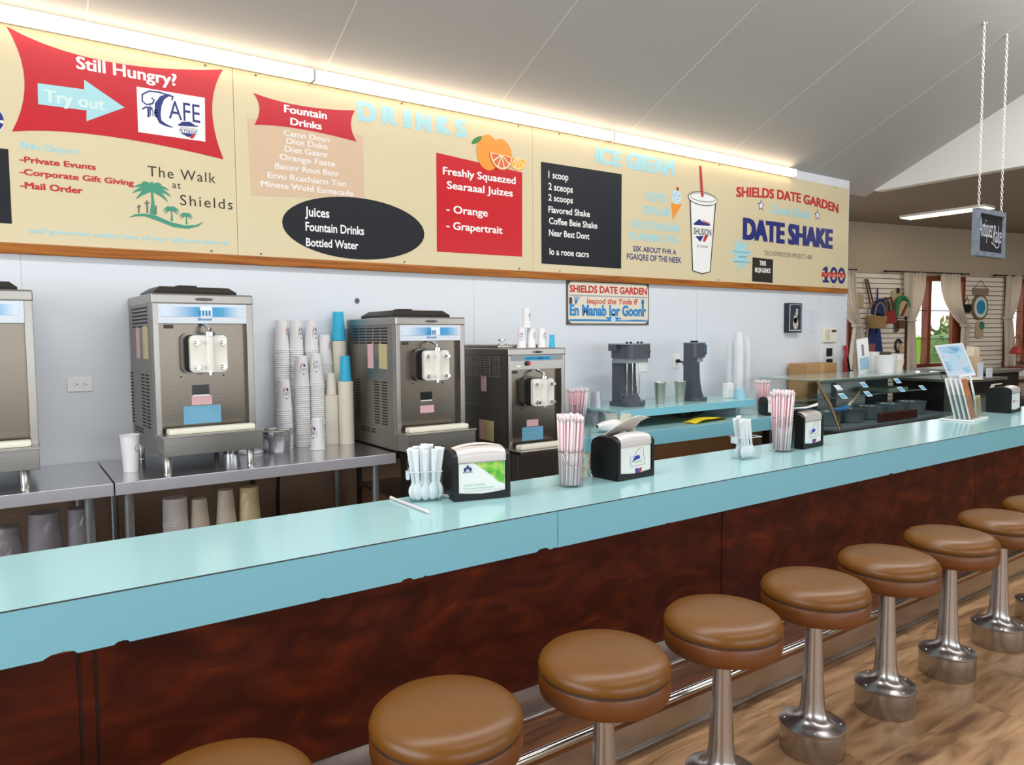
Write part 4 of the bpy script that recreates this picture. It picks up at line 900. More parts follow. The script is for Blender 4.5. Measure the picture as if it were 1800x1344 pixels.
# ---------------------------------------------------------------- things on the lunch counter
EPS = .0005
def rot_pt(c, rz, x, y): return (c[0]+x*math.cos(rz)-y*math.sin(rz), c[1]+x*math.sin(rz)+y*math.cos(rz))
def dispenser(fl, rz, w, d, h, z, label, card, group='napkin dispensers on the lunch counter', plain=False):
    """fl: front left bottom corner; local x along the front, y to the back"""
    r = empty('napkin_dispenser', (fl[0], fl[1], z+EPS), label, 'napkin dispenser', group, rz)
    B = lambda g, n, m, p=r, **k: g.build(n, m, p, world=False, **k)
    hs = h*.80
    # closed side profile (y, z), lofted across the width under a gently arched top
    prof = [(0.004, 0), (d-.012, 0), (d, .014), (d, h*.76)]+bez((d, h*.76), (d-.002, h*.95), (d*.66, h*.985), 8)+bez((d*.66, h*.985), (.012, h*1.02), (0.0, h*.86), 8)+[(0, h*.86), (0, .004)]
    arch = lambda u: 1-.075*abs(2*u-1)**2.6
    def loft(x0, x1, n, inset=0.0):
        g = G(); rows = []
        for i in range(n+1):
            x = x0+(x1-x0)*i/n; k = arch(x/w)
            rows.append([g.bm.verts.new((x, min(max(y, inset), d-inset*.5), max(.0, z*(k if z > h*.4 else 1)-inset*(z > h*.5)))) for y, z in prof])
        m_ = len(prof)
        for A, Bq in zip(rows, rows[1:]):
            for i in range(m_): g.bm.faces.new([A[i], A[(i+1) % m_], Bq[(i+1) % m_], Bq[i]])
        for R, flip in ((rows[0], 0), (rows[-1], 1)):
            for t in tessellate_polygon([[v.co for v in R]]): g.bm.faces.new([R[i] for i in t])
        return g
    B(loft(0, .016, 3), 'side_panel', blackp); B(loft(w-.016, w, 3), 'side_panel', blackp)
    B(loft(.0162, w-.0162, 12, .007), 'body', blackp)
    B(G().prism([(0.004, 0), (w-.004, 0), (w, .006), (w, .032), (w*.75, .026), (w*.5, .022), (w*.25, .026), (0, .032), (0, .006)], lambda u, v, q: (u, q, v), .0005, .012), 'base_bar', blackp)
    # silver crown plate curving over the front top
    g = G(); cv = bez((.003, h*.71), (.003, h*.80), (.004, h*.86), 5)+bez((.004, h*.86), (.012, h*.985), (d*.30, h*.988), 6)+[(d*.30, h*.988)]
    n = len(cv)-1
    def crown(u, v):
        x = .016+(w-.032)*u; y, z = cv[round(v*n)]; t = max(0, (z-h*.71)/(h*.28)); return Vector((x, y, z*(1-(1-arch(x/w))*t)+.0015))
    g.grid(crown, 16, n)
    B(g, 'crown_plate', mat('satin_plate', '#d9d2cd', .35, .25, var=.02), smooth=True, angle=80)
    B(G().box(.018, w-.018, .0005, .004, h*.70, h*.715, .001, 1), 'plate_lip', alum)
    cd_ = B(G().box(.020, w-.020, .004, .0075, .022, h*.705), 'front_card', white_ink)
    f = lambda k: (lambda u, v: (u, .0036-.0006*k, v)); hs = h*.90
    if card == 'green':
        g = G(); f1 = f(1)
        g.poly([f1(u, v) for u, v in [(w*.36, hs*.775), (w-.022, hs*.775), (w-.022, hs*.30), (w*.88, hs*.31), (w*.78, hs*.36), (w*.70, hs*.46), (w*.58, hs*.58), (w*.46, hs*.69)]])
        M, N, L, b, tc = nodemat('leafy_print', .4); no = N.new('ShaderNodeTexNoise'); no.inputs['Scale'].default_value = 22
        L.new(tc.outputs['Object'], no.inputs[0]); rp = ramp(N, [(.35, '#2f9a3e'), (.5, '#6cc23c'), (.68, '#c4df6a')]); L.new(no.outputs['Fac'], rp.inputs[0]); L.new(rp.outputs[0], b.inputs['Base Color'])
        B(g, 'leaf_print', M, cd_)
        g = G(); f2 = f(2)
        for k in range(3): g.poly([f2(u, v) for u, v in ell(w*(.20+.045*k), hs*.655+(.008 if k == 1 else 0), .0055, .008, 10)])
        put_text(g, 'KUPUA', f2, w*.16, w*.335, hs*.585, hs*.61, off=.02); B(g, 'card_logo', navy, cd_)
        g = G(); put_text(g, 'Hopin 5 doltor', f2, w*.17, w*.56, hs*.305, hs*.345); put_text(g, 'Dretmouoi botriodorton', f2, w*.17, w*.72, hs*.235, hs*.275); B(g, 'lettering', mat('card_green', '#8fc29a', .5), cd_)
        g = G(); put_text(g, 'A Dreotoo voruanonion bortoomo aroor', f2, w*.20, w*.86, hs*.19, hs*.205); B(g, 'lettering', grey_ink, cd_)
    elif card == 'logo':
        f1, f2 = f(1), f(2); cx, cz_ = w*.55, hs*.46
        g = G(); g.tube([f1(u, v) for u, v in [(cx-.042, cz_-.028), (cx-.048, cz_+.012), (cx-.02, cz_+.016), (cx+.005, cz_+.045), (cx+.035, cz_+.048), (cx+.036, cz_+.016), (cx+.045, cz_-.024), (cx-.042, cz_-.028)]], .0008, 4); B(g, 'card_outline', grey_ink, cd_)
        g = G(); g.poly([f1(u, v) for u, v in [(cx-.035, cz_-.012), (cx-.02, cz_+.014), (cx+.008, cz_+.018), (cx+.016, cz_+.004), (cx, cz_), (cx-.015, cz_-.002)]]); g.poly([f1(u, v) for u, v in [(cx-.016, cz_-.062), (cx-.016, cz_-.038), (cx+.004, cz_-.038), (cx+.002, cz_-.060)]]); B(g, 'card_logo', mat('logo_blue', '#2b3fa8', .4), cd_)
        g = G(); g.poly([f1(u, v) for u, v in [(cx+.004, cz_-.060), (cx+.005, cz_-.040), (cx+.026, cz_-.036), (cx+.022, cz_-.052)]]); B(g, 'card_logo', red_txt, cd_)
        g = G(); g.poly([f2(u, v) for u, v in strip([(cx-.018, cz_-.014), (cx, cz_-.008), (cx+.018, cz_-.012), (cx+.026, cz_-.004)], .004)]); B(g, 'card_logo', mat('logo_lime', '#a8c56a', .4), cd_)
    elif card == 'redmark':
        g = G(); f1 = f(1); g.poly([f1(u, v) for u, v in rrect(w*.22, w*.42, hs*.42, hs*.52, .008)]); put_text(g, 'Naple', f1, w*.48, w*.75, hs*.45, hs*.50); B(g, 'card_logo', mat('faint_red', '#d88a88', .5), cd_)
    return r
d1 = dispenser((1.332, 2.283), math.radians(-13), .222, .155, .197, CZ, 'black napkin dispenser with a green leaf advertising card', 'green')
d2 = dispenser((2.064, 2.195), math.radians(3), .223, .16, .195, CZ, 'black napkin dispenser with a blue basket emblem card and a pale napkin poking up', 'logo')
d3 = dispenser((3.418, 2.234), math.radians(4), .205, .16, .20, CZ, 'black napkin dispenser right of the glass straw jar, a white napkin lying on its top', 'logo')
d4 = dispenser((6.13, 2.30), math.radians(6), .25, .17, .205, CZ, 'black napkin dispenser farthest along the counter behind the brochures', 'redmark')
def napkin(pts, label, loc):
    """folded sheet: rows of points, thickened"""
    g = G(); th = .003
    for k in range(len(pts)-1):
        a, b = pts[k]; c, d_ = pts[k+1]
        q = [Vector(p) for p in (a, b, d_, c)]; up = (q[1]-q[0]).cross(q[3]-q[0]).normalized()*th
        vs = [g.bm.verts.new(p) for p in q]+[g.bm.verts.new(p+up) for p in q]
        for f in ((0, 1, 2, 3), (7, 6, 5, 4), (0, 4, 5, 1), (1, 5, 6, 2), (2, 6, 7, 3), (3, 7, 4, 0)): g.bm.faces.new([vs[i] for i in f])
    return tag(g.build('napkin', napkin_m, loc=loc), label, 'napkin')
T = CZ+.196
napkin([((2.08, 2.30, T-.010), (2.26, 2.31, T-.004)), ((2.12, 2.26, T+.030), (2.28, 2.285, T+.035)), ((2.17, 2.24, T+.058), (2.31, 2.27, T+.050)), ((2.24, 2.25, T+.066), (2.33, 2.275, T+.048))], 'pale napkin sticking up from the dispenser with the emblem card', (2.2, 2.27, T))
T = CZ+.201
napkin([((3.40, 2.30, T+.012), (3.53, 2.37, T+.002)), ((3.46, 2.25, T+.014), (3.59, 2.33, T+.008)), ((3.52, 2.22, T+.028), (3.66, 2.31, T+.026))], 'white napkin lying across the dispenser right of the straw jar', (3.52, 2.3, T))
napkin([((1.372+.0322*i, 2.352-.0075*i, CZ+.197-.0016*(i-3)**2), (1.380+.0322*i, 2.386-.0075*i, CZ+.199-.0016*(i-3)**2)) for i in range(7)], 'folded pale napkin along the top of the dispenser with the leaf card', (1.48, 2.36, CZ+.2))
napkin([((6.13, 2.42, CZ+.15), (6.15, 2.48, CZ+.11)), ((6.16, 2.43, CZ+.21), (6.24, 2.48, CZ+.205)), ((6.24, 2.41, CZ+.213), (6.36, 2.45, CZ+.211))], 'peach coloured napkins spilling from the farthest dispenser', (6.2, 2.44, CZ+.2))

# straws
L_STRAW = .26
def straw_mesh(m, r=.0048, L=L_STRAW, tip=None):
    g = G(); g.tube([(0, 0, 0), (0, 0, L)], r, 7)
    g.mi = 1; g.tube([(0, 0, L-.018), (0, 0, L+.004)], r*1.12, 7)
    me = bpy.data.meshes.new('straw'); g.bm.to_mesh(me); g.bm.free(); me.materials.append(m); me.materials.append(straw_white)
    for p in me.polygons: p.use_smooth = True
    return me
S_W, S_P = straw_mesh(straw_white), straw_mesh(straw_pink)
def straws(c, z, r0, r1, n, label, group, sc=1.0, flare=True):
    for k in range(n):
        t = math.sqrt((k+.5)/n); a = k*2.39996
        p0 = Vector((c[0]+r0*t*math.cos(a), c[1]+r0*t*math.sin(a), z)); p1 = Vector((c[0]+r1*t*math.cos(a+.25), c[1]+r1*t*math.sin(a+.25), z+L_STRAW*sc))
        o = bpy.data.objects.new('straw', S_P if k % 5 in (0, 2, 3) else S_W); C.objects.link(o)
        dv = (p1-p0); o.rotation_euler = dv.to_track_quat('Z', 'Y').to_euler(); s_ = sc*random.uniform(.97, 1.02); o.scale = (1, 1, s_); o.location = p0
        tag(o, label, 'straw', group)
def jar(c, z, r, h, rn, label, band=True, neck=None):
    e = empty('straw_jar', (c[0], c[1], z+EPS), label, 'jar')
    g = G(); g.lathe([(0, 0), (r-.004, 0), (r, .005), (r, h*.80), (rn, h*.95), (rn, h), (rn+.003, h+.002), (rn+.003, h+.008), (rn-.002, h+.008), (rn-.003, h*.95), (r-.003, h*.79), (r-.003, .008), (0, .006)], n=36)
    g.build('glass_body', clear, e, smooth=True, world=False)
    if band:
        g = G(); g.lathe([(rn+.001, h*.965), (rn+.004, h*.97), (rn+.004, h*.99), (rn+.001, h*.995)], n=32); g.build('wire_band', alum, e, smooth=True, world=False)
    return e
j1 = jar((1.862, 2.258), CZ, .053, .145, .049, 'round glass jar packed with pink and white straws between two dispensers')
g = G(); g.tube([(-.050, -.014, .132), (-.050, -.030, .10), (-.028, -.0475, .085), (.0, -.056, .076), (.022, -.052, .072)], .0018, 6); g.build('wire_bail', alum, j1, world=False)
straws((1.862, 2.258), CZ+.008, .041, .053, 58, 'paper topped pink or white straw standing in the glass jar between two dispensers', 'straws in the nearer glass jar', 1.06)
j2 = jar((3.292, 2.275), CZ, .062, .178, .047, 'wide shouldered glass straw jar beside the farther dispenser')
straws((3.292, 2.275), CZ+.008, .041, .060, 52, 'paper topped pink or white straw standing in the shouldered glass jar', 'straws in the shouldered glass jar', 1.16)
# tall glass behind the first jar, coloured reflections painted on an inner band
e = empty('tall_glass', (1.985, 2.345, CZ+EPS), 'tall clear glass with colourful painted reflections right behind the nearer straw jar', 'glass')
g = G(); g.lathe([(0, 0), (.044, 0), (.047, .004), (.047, .27), (.045, .27), (.044, .008), (0, .006)], n=32); g.build('glass_body', clear, e, smooth=True, world=False)
M, N, L, b, tc = nodemat('glass_reflection_tint', .4); no = N.new('ShaderNodeTexNoise'); no.inputs['Scale'].default_value = 24; L.new(tc.outputs['Object'], no.inputs[0])
rp = ramp(N, [(.32, '#c98468'), (.42, '#e0cda8'), (.5, '#e6e0d4'), (.6, '#b5d0c8'), (.7, '#6f8d82')]); L.new(no.outputs['Fac'], rp.inputs[0]); L.new(rp.outputs[0], b.inputs['Base Color'])
g = G(); g.lathe([(.0436, .012), (.0436, .11)], n=32); g.build('reflection_band', M, e, smooth=True, world=False)
# spoon cups
def spoon_mesh():
    g = G(); Ls = .175
    def f(u, v):
        if u < .33:
            t = u/.33; wd = .019*math.sin(math.pi*min(1, t*.93+.05))**.7; dp = -.008*math.sin(math.pi*t)*(1-(2*v-1)**2)
        else:
            t = (u-.33)/.67; wd = .0055+.006*t; dp = 0
        return Vector(((2*v-1)*wd, dp+.004*u, u*Ls))
    g.grid(f, 24, 6); bm = g.bm; bmesh.ops.recalc_face_normals(bm, faces=bm.faces[:])
    r = bmesh.ops.solidify(bm, geom=bm.faces[:], thickness=.0018)
    me = bpy.data.meshes.new('spoon'); bm.to_mesh(me); bm.free(); me.materials.append(mat('spoon_plastic', '#e8edf0', .3, var=.01)); 
    for p in me.polygons: p.use_smooth = True
    return me
ME_S = spoon_mesh()
def spoon_cup(c, z, w_, d_, h, rz, label, spoons, lab_s, grp):
    e = empty('spoon_cup', (c[0], c[1], z+EPS), label, 'cup', None, rz)
    g = G(); t = .0025; a, b2 = w_*.46, d_*.46; A, Bq = w_*.5, d_*.5
    g.box(-a, a, -b2, b2, 0, t)
    def wall(p, q):
        vs = [g.bm.verts.new(v) for v in (p[0], p[1], q[1], q[0])]
        g.bm.faces.new(vs)
    lo = [(-a, -b2), (a, -b2), (a, b2), (-a, b2)]; hi = [(-A, -Bq), (A, -Bq), (A, Bq), (-A, Bq)]
    for i in range(4):
        j = (i+1) % 4; wall(((*lo[i], 0), (*lo[j], 0)), ((*hi[i], h), (*hi[j], h)))
    bmesh.ops.recalc_face_normals(g.bm, faces=g.bm.faces[:]); 
    g.build('acrylic_body', acrylic, e, world=False)
    g = G(); r_ = .0018; g.tube([(*p, h) for p in hi]+[(*hi[0], h)], r_, 6); g.build('rim', mat('acrylic_edge', '#d5dee0', .15), e, world=False)
    g = G(); g.box(-A-.012, -A+.001, -.02, .02, h*.72, h*.98, .002, 1); g.build('hanger_tab', mat('acrylic_edge', '#d5dee0', .15), e, world=False)
    for (x, y, tx, ty, s_, rz2) in spoons:
        o = bpy.data.objects.new('spoon', ME_S); C.objects.link(o); px, py = rot_pt(c, rz, x, y)
        o.location = (px, py, z+.006); o.rotation_euler = (tx, ty, rz+rz2); o.scale = (s_,)*3; tag(o, lab_s, 'spoon', grp)
spoon_cup((1.268, 2.385), CZ, .118, .088, .112, math.radians(-22), 'clear acrylic cup of white spoons left of the leaf card dispenser',
    [(-.028, -.024, .06, -.05, 1.08, 0), (.024, -.024, .06, .05, 1.08, 0), (-.002, -.028, .05, .0, 1.06, .2), (-.040, -.014, 0, -.08, 1.09, .2), (.042, -.012, 0, .09, 1.1, -.3), (.0, .026, -.05, .02, 1.14, .2), (-.036, .004, -.02, -.06, 1.1, .5), (-.012, .004, 0, .02, 1.12, -.4), (.012, .002, -.02, -.02, 1.1, .3), (.036, .0, 0, .07, 1.1, -.2), (-.02, .022, -.06, -.04, 1.1, .1), (.018, .022, -.06, .05, 1.13, .2)],
    'white plastic spoon standing bowl down in the acrylic cup beside the leaf card dispenser', 'spoons in the nearer acrylic cup')
spoon_cup((2.955, 2.245), CZ, .125, .088, .108, math.radians(-12), 'clear acrylic cup of white spoons left of the shouldered straw jar',
    [(-.030, -.02, .03, -.16, 1.05, .3), (-.010, -.018, .03, -.17, 1.1, 0), (.014, -.016, .03, -.16, 1.1, -.2), (.034, -.012, .02, -.15, 1.08, .1), (-.034, .006, -.02, -.15, 1.12, .2), (.006, .022, -.04, -.10, 1.16, -.1), (-.016, .016, -.03, -.13, 1.12, .4), (.026, .012, -.02, -.17, 1.08, 0)],
    'white plastic spoon leaning in the acrylic cup beside the shouldered straw jar', 'spoons in the farther acrylic cup')
# loose straw and torn wrapper
g = G(); g.tube([(1.169, 2.468, CZ+.0062), (1.174, 2.19, CZ+.0062)], .0055, 8); g.mi = 1; g.tube([(1.1738, 2.20, CZ+.0066), (1.1741, 2.184, CZ+.0066)], .0061, 8); g.tube([(1.169, 2.472, CZ+.0066), (1.1692, 2.460, CZ+.0066)], .0061, 8)
tag(g.build('straw', [mat('loose_straw', '#d9cdd0', .5), straw_white], loc=(1.17, 2.33, CZ), smooth=True), 'single wrapped straw lying loose on the counter in front of the spoon cup', 'straw')
g = G(); g.tube([(1.335, 2.40, CZ+.006), (1.350, 2.365, CZ+.007), (1.352, 2.345, CZ+.006)], [.006, .0065, .005], 8); tag(g.build('paper_twist', white_ink, loc=(1.34, 2.37, CZ), smooth=True), 'small white paper scrap beside the leaf card dispenser', 'paper scrap')

# brochure rack
bc = (5.50, 2.345); rz = math.radians(8)
r = empty('brochure_rack', (bc[0], bc[1], CZ+EPS), 'clear acrylic brochure rack near the far end of the counter', 'brochure rack', None, rz)
B = lambda g, n, m: g.build(n, m, r, world=False)
B(G().box(-.17, .17, -.10, .11, 0, .012, .003), 'base', white_ink)
g = G()
for x in (-.16, -.005, .15): g.box(x, x+.004, -.08, .09, .012, .18)
g.box(-.16, .154, -.085, -.081, .012, .15); g.box(-.16, .154, .085, .089, .012, .30)
B(g, 'pocket', acrylic)
print_food = mat('food_photo', '#b9764a', .35, var=.7, nscale=14); print_beach = mat('beach_photo', '#9fb9c9', .35, var=.5, nscale=9)
def brochure(x, y0, lean, w_, h, m, label, dz=0):
    o = empty('brochure', (*rot_pt(bc, rz, x, y0), CZ+.014+dz), label, 'brochure', 'brochures in the acrylic rack', rz); o.rotation_euler = (lean, 0, rz)
    G().box(0, w_, 0, .010, 0, h).build('sheets', white_ink, o, world=False)
    G().box(.004, w_-.004, -.0008, 0, .004, h-.004).build('cover', m, o, world=False)
for k, (y0, lb) in enumerate([(-.075, 'front leaning brochure with the food photograph in the acrylic rack'), (-.045, 'second leaning pale brochure in the acrylic rack'), (-.015, 'third leaning pale brochure in the acrylic rack'), (.015, 'rearmost leaning pale brochure in the acrylic rack')]):
    brochure(-.15, y0, -.24, .135, .285, print_food if k == 0 else mat('pale_cover', '#dfe4ea', .3, var=.06), lb)
brochure(.012, -.07, -.10, .115, .15, mat('gold_cover', '#c0a064', .35, var=.4, nscale=20), 'small brochure with a golden picture in the right pocket of the rack')
brochure(.012, .02, -.24, .130, .290, print_beach, 'tall brochure with a blue picture at the right of the rack')
bc2 = (5.74, 2.40)
o = empty('brochure', (*(5.6899, 2.3300), CZ+.003), 'brochure with a beach photograph leaning right of the acrylic rack', 'brochure', None, rz); o.rotation_euler = (-.2, 0, rz+.3)
G().box(0, .13, 0, .012, 0, .30).build('sheets', white_ink, o, world=False); G().box(.004, .126, -.0008, 0, .004, .296).build('cover', print_beach, o, world=False)

# ---------------------------------------------------------------- turquoise back counter and raised shelf
LZ, SZ = .86, 1.0
r = empty('back_counter', (4.3, 4.1, 0), 'low turquoise back counter right of the floor standing shake machine', 'counter')
G().box(3.12, 5.60, 3.724, 4.44, LZ-.035, LZ, .002, 1).build('countertop', turq, r)
G().box(3.12, 5.60, 3.715, 3.727, LZ-.105, LZ-.001).build('fascia', turq_face, r)
brown_wall = mat('brown_backing', '#c79c74', .6, var=.05)
G().box(3.14, 5.58, 4.38, 4.43, 0, LZ-.036).build('back_panel', brown_wall, r)
for x in (3.16, 4.40, 5.54): G().prism([(4.38, LZ-.04), (3.80, LZ-.04), (3.80, LZ-.075), (4.30, LZ-.26), (4.38, LZ-.26)], lambda u, v, d: (d, u, v), x, x+.025).build('bracket', mat('bracket_grey', '#b9b6b3', .5), r)
r = empty('back_ledge', (6.5, 4.3, 0), 'narrow turquoise ledge along the wall behind the glass case', 'counter')
G().box(5.605, 7.45, 4.16, 4.44, LZ-.035, LZ, .002, 1).build('countertop', turq, r); G().box(5.605, 7.45, 4.15, 4.162, LZ-.105, LZ-.001).build('fascia', turq_face, r); G().box(5.62, 7.43, 4.20, 4.43, 0, LZ-.036).build('carcass', brown_wall, r)
r = empty('raised_shelf', (4.4, 4.1, LZ), 'raised turquoise shelf carrying the two grey drink mixers', 'shelf')
G().box(3.66, 5.24, 3.885, 4.44, SZ-.02, SZ, .002, 1).build('shelf_top', turq, r); G().box(3.66, 5.24, 3.877, 3.889, SZ-.056, SZ-.001).build('fascia', turq_face, r)
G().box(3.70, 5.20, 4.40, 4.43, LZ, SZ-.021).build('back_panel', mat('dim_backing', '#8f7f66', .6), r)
for x in (3.72, 5.13): G().box(x, x+.06, 4.0, 4.36, LZ, SZ-.021).build('support', mat('pale_support', '#bcc7d2', .5), r)

# drink mixers
def mixer_wide(c):
    r = empty('drink_mixer', (c[0], c[1], SZ+EPS), 'wide grey drink mixer with several spindles on the raised shelf', 'drink mixer', 'grey drink mixers')
    B = lambda g, n, m, **k: g.build(n, m, r, world=False, **k)
    g = G(); P = [(-.125, .10), (-.125, -.07)]+[(-.125+.19*.5+.095*math.cos(math.radians(180+180*i/12)), -.07+.06*math.sin(math.radians(180+180*i/12))) for i in range(13)]+[(.065, -.04), (.135, -.03), (.14, .10)]
    g.prism(P, lambda u, v, d: (u, v, d), 0, .035); B(g, 'base', plastic_grey)
    g = G(); rows = [(-.10, .095, .03), (-.10, .075, .10), (-.10, .06, .25), (-.10, .06, .36)]
    vs = [[g.bm.verts.new((x, y, z)) for x, y in ((a, .0-.02*(z < .05)), (b, .0-.03*(z < .05)), (b, .10), (a, .10))] for a, b, z in rows]
    for A, Bq in zip(vs, vs[1:]):
        for k in range(4): g.bm.faces.new([A[k], A[(k+1) % 4], Bq[(k+1) % 4], Bq[k]])
    B(g, 'column', plastic_grey)
    g = G(); g.prism(rrect(-.118, .118, -.10, .10, .04), lambda u, v, d: (u, v, d), .335, .375); B(g, 'collar', plastic_lt)
    g = G(); g.prism(rrect(-.125, .128, -.115, .11, .045), lambda u, v, d: (u, v, d), .372, .478); g.prism(rrect(-.155, -.05, 0, .09, .01), lambda u, v, d: (u, v, d), .43, .478); B(g, 'motor_head', plastic_grey)
    g = G(); g.prism(rrect(-.157, .13, -.105, .105, .03), lambda u, v, d: (u, v, d), .478, .486); B(g, 'top_plate', plastic_lt)
    g = G(); g.prism(ell(.085, .425, .020, .014, 16), lambda u, v, d: (u, d, v), -.119, -.112); B(g, 'badge', chrome)
    for x in (-.085, -.045, .03, .07):
        g = G(); g.box(x-.006, x+.006, -.06, -.045, .486, .50); B(g, 'switch', black_rub)
    for x in (-.08, -.02, .055):
        g = G(); g.tube([(x, -.045, .34), (x, -.045, .13), (x, -.045, .09)], [.005, .004, .003], 8); g.lathe([(0, -.002), (.012, 0), (.012, .004), (0, .006)], (x, -.045, .09), 12); B(g, 'spindle', chrome, smooth=True)
    for x, z in ((-.075, .13), (.05, .15), (-.085, .06)):
        g = G(); g.box(x-.006, x+.006, -.012, -.002, z, z+.02); B(g, 'cup_rest', chrome)
mixer_wide((4.02, 4.14))
def mixer_thin(c):
    r = empty('drink_mixer', (c[0], c[1], SZ+EPS), 'narrow grey drink mixer turned sideways on the raised shelf', 'drink mixer', 'grey drink mixers')
    B = lambda g, n, m, **k: g.build(n, m, r, world=False, **k)
    g = G(); g.prism(rrect(-.085, .085, -.10, .10, .05), lambda u, v, d: (u, v, d), 0, .03); B(g, 'base', plastic_grey)
    g = G(); pr = [(-.07, .03), (-.07, .47), (.0, .47), (.015, .36)]+bez((.015, .36), (.01, .12), (.07, .03), 8)+[(.07, .03)]
    g.prism(pr, lambda u, v, d: (u, d, v), -.05, .05); B(g, 'column', plastic_grey)
    g = G(); g.prism(rrect(-.072, .085, -.065, .065, .03), lambda u, v, d: (u, v, d), .36, .478); B(g, 'motor_head', plastic_grey)
    g = G(); g.prism(rrect(-.03, .07, -.055, .055, .03), lambda u, v, d: (u, v, d), .325, .362); B(g, 'collar', plastic_lt)
    B(G().box(.055, .088, -.067, .067, .38, .47, .01), 'front_cover', mat('mixer_blue', '#2f4f6e', .3))
    B(G().box(-.07, .08, -.06, .06, .478, .486, .004), 'top_plate', plastic_lt)
    for x in (-.02, .01): B(G().box(x, x+.02, -.02, .02, .486, .50), 'switch', black_rub)
    for z in (.16, .19): B(G().box(.012, .03, -.008, .008, z, z+.012), 'cup_rest', black_rub)
mixer_thin((4.73, 4.12))
g = G(); g.box(4.868, 4.895, 4.415, 4.444, 1.305, 1.335, .004); g.tube([(4.88, 4.42, 1.32), (4.88, 4.37, 1.31), (4.86, 4.33, 1.26), (4.84, 4.31, 1.15), (4.83, 4.30, 1.03), (4.80, 4.26, 1.01), (4.77, 4.23, 1.012)], .008, 8); tag(g.build('cable', black_rub, loc=(4.88, 4.42, 1.0), smooth=True), 'black power cord plugged in left of the narrow drink mixer', 'cord')
def malt_cup(c, label):
    g = G(); g.lathe([(0, .003), (.033, .003), (.034, 0), (.037, .02), (.047, .165), (.0495, .168), (.049, .173), (.0465, .17), (.035, .02), (0, .008)], n=32); o = g.build('malt_cup', mat('malt_steel', '#c4beb4', .36, .85, var=.05, nscale=20, stretch=(1, 1, .2)), smooth=True); o.location = (c[0], c[1], SZ+EPS); tag(o, label, 'cup', 'steel malt cups')
malt_cup((4.31, 4.10), 'steel malt cup standing alone between the two drink mixers'); malt_cup((4.545, 4.10), 'steel malt cup directly in front of the narrow drink mixer')
# pale cups at the right end of the shelf
tcup = mat('translucent_cup', '#e4e6e8', .4, var=.02)
for (x, y, h, n, lab) in [(*(5.4321, 4.3000), .36, 26, 'white foam cup column standing left rear at the right end of the raised shelf'), (*(5.4292, 4.2100), .46, 34, 'tallest white foam cup column at the right end of the raised shelf'), (*(5.6917, 4.3300), .40, 28, 'white foam cup column rear right at the end of the raised shelf')]:
    r = empty('cup_column', (x, y, SZ+EPS), lab, 'stacked cups', 'white foam cup columns on the raised shelf')
    g = G(); p = [(0, 0)]
    nn = int(h/.016)
    for k in range(nn): p += [(.046, .016*k), (.0475, .016*k+.006), (.046, .016*k+.012)]
    p += [(.046, nn*.016), (.034, nn*.016+.12), (0, nn*.016+.12)]
    g.lathe(p, n=24); g.build('cup', tcup, r, smooth=True, world=False, angle=30)
g = G(); g.lathe([(0, 0), (.052, 0), (.052, .004), (.044, .085), (.040, .088), (0, .088)], n=28); o = g.build('paper_cup', mat('pale_blue_cup', '#9fd0e0', .45, var=.1, nscale=20), smooth=True); o.location = (*(5.1512, 3.9800), SZ+EPS); tag(o, 'small pale blue cup at the front right end of the raised shelf', 'paper cup')
nx_ = (5.1599, 4.1000)[0]; G_ = G(); G_.box(nx_-.045, nx_+.045, 4.08, 4.13, SZ+EPS, SZ+.13, .006); tag(G_.build('napkin_stack', white_ink, loc=(nx_, 4.1, SZ)), 'white folded napkins standing behind the small pale blue cup', 'napkins')
# yellow cloth and cords on the low counter
g = G()
def f(u, v):
    x = 4.36+.46*u; y = 3.775+.14*v+.06*u; return Vector((x, y, LZ+.006+.022*math.sin(3.1*u)*(1-.3*v)+.004*math.sin(9*u+4*v)))
g.grid(f, 20, 8)
def f2(u, v):
    p = f(u, v); return Vector((p.x, p.y, p.z-.005))
g.grid(f2, 20, 8)
tag(g.build('cleaning_cloth', mat('yellow_cloth', '#f3d41c', .8, var=.05), loc=(4.6, 3.85, LZ), smooth=True), 'bright yellow cleaning cloth folded on the low back counter', 'cloth')
g = G(); g.tube([(4.50+.09*math.sin(k*.9)+.02*k, 4.10+.04*math.cos(k*1.3), LZ+.012+.02*(1+math.sin(k*1.7))) for k in range(16)], .009, 7); tag(g.build('cable', black_rub, loc=(4.6, 4.1, LZ), smooth=True), 'tangled black cord under the raised shelf behind the yellow cloth', 'cord')
# black dispenser with straws at the end of the low counter
dispenser((5.27, 3.80), math.radians(-30), .19, .15, .165, LZ, 'black napkin dispenser on the low back counter below the small pale blue cup', 'plain', 'napkin dispensers on the back counter')
j3 = jar((5.45, 3.97), LZ, .045, .17, .042, 'glass straw jar behind the dispenser on the low back counter', band=False)
straws((5.45, 3.97), LZ+.008, .034, .070, 30, 'pink straw fanning out of the jar behind the back counter dispenser', 'straws in the jar on the low back counter', 1.05)
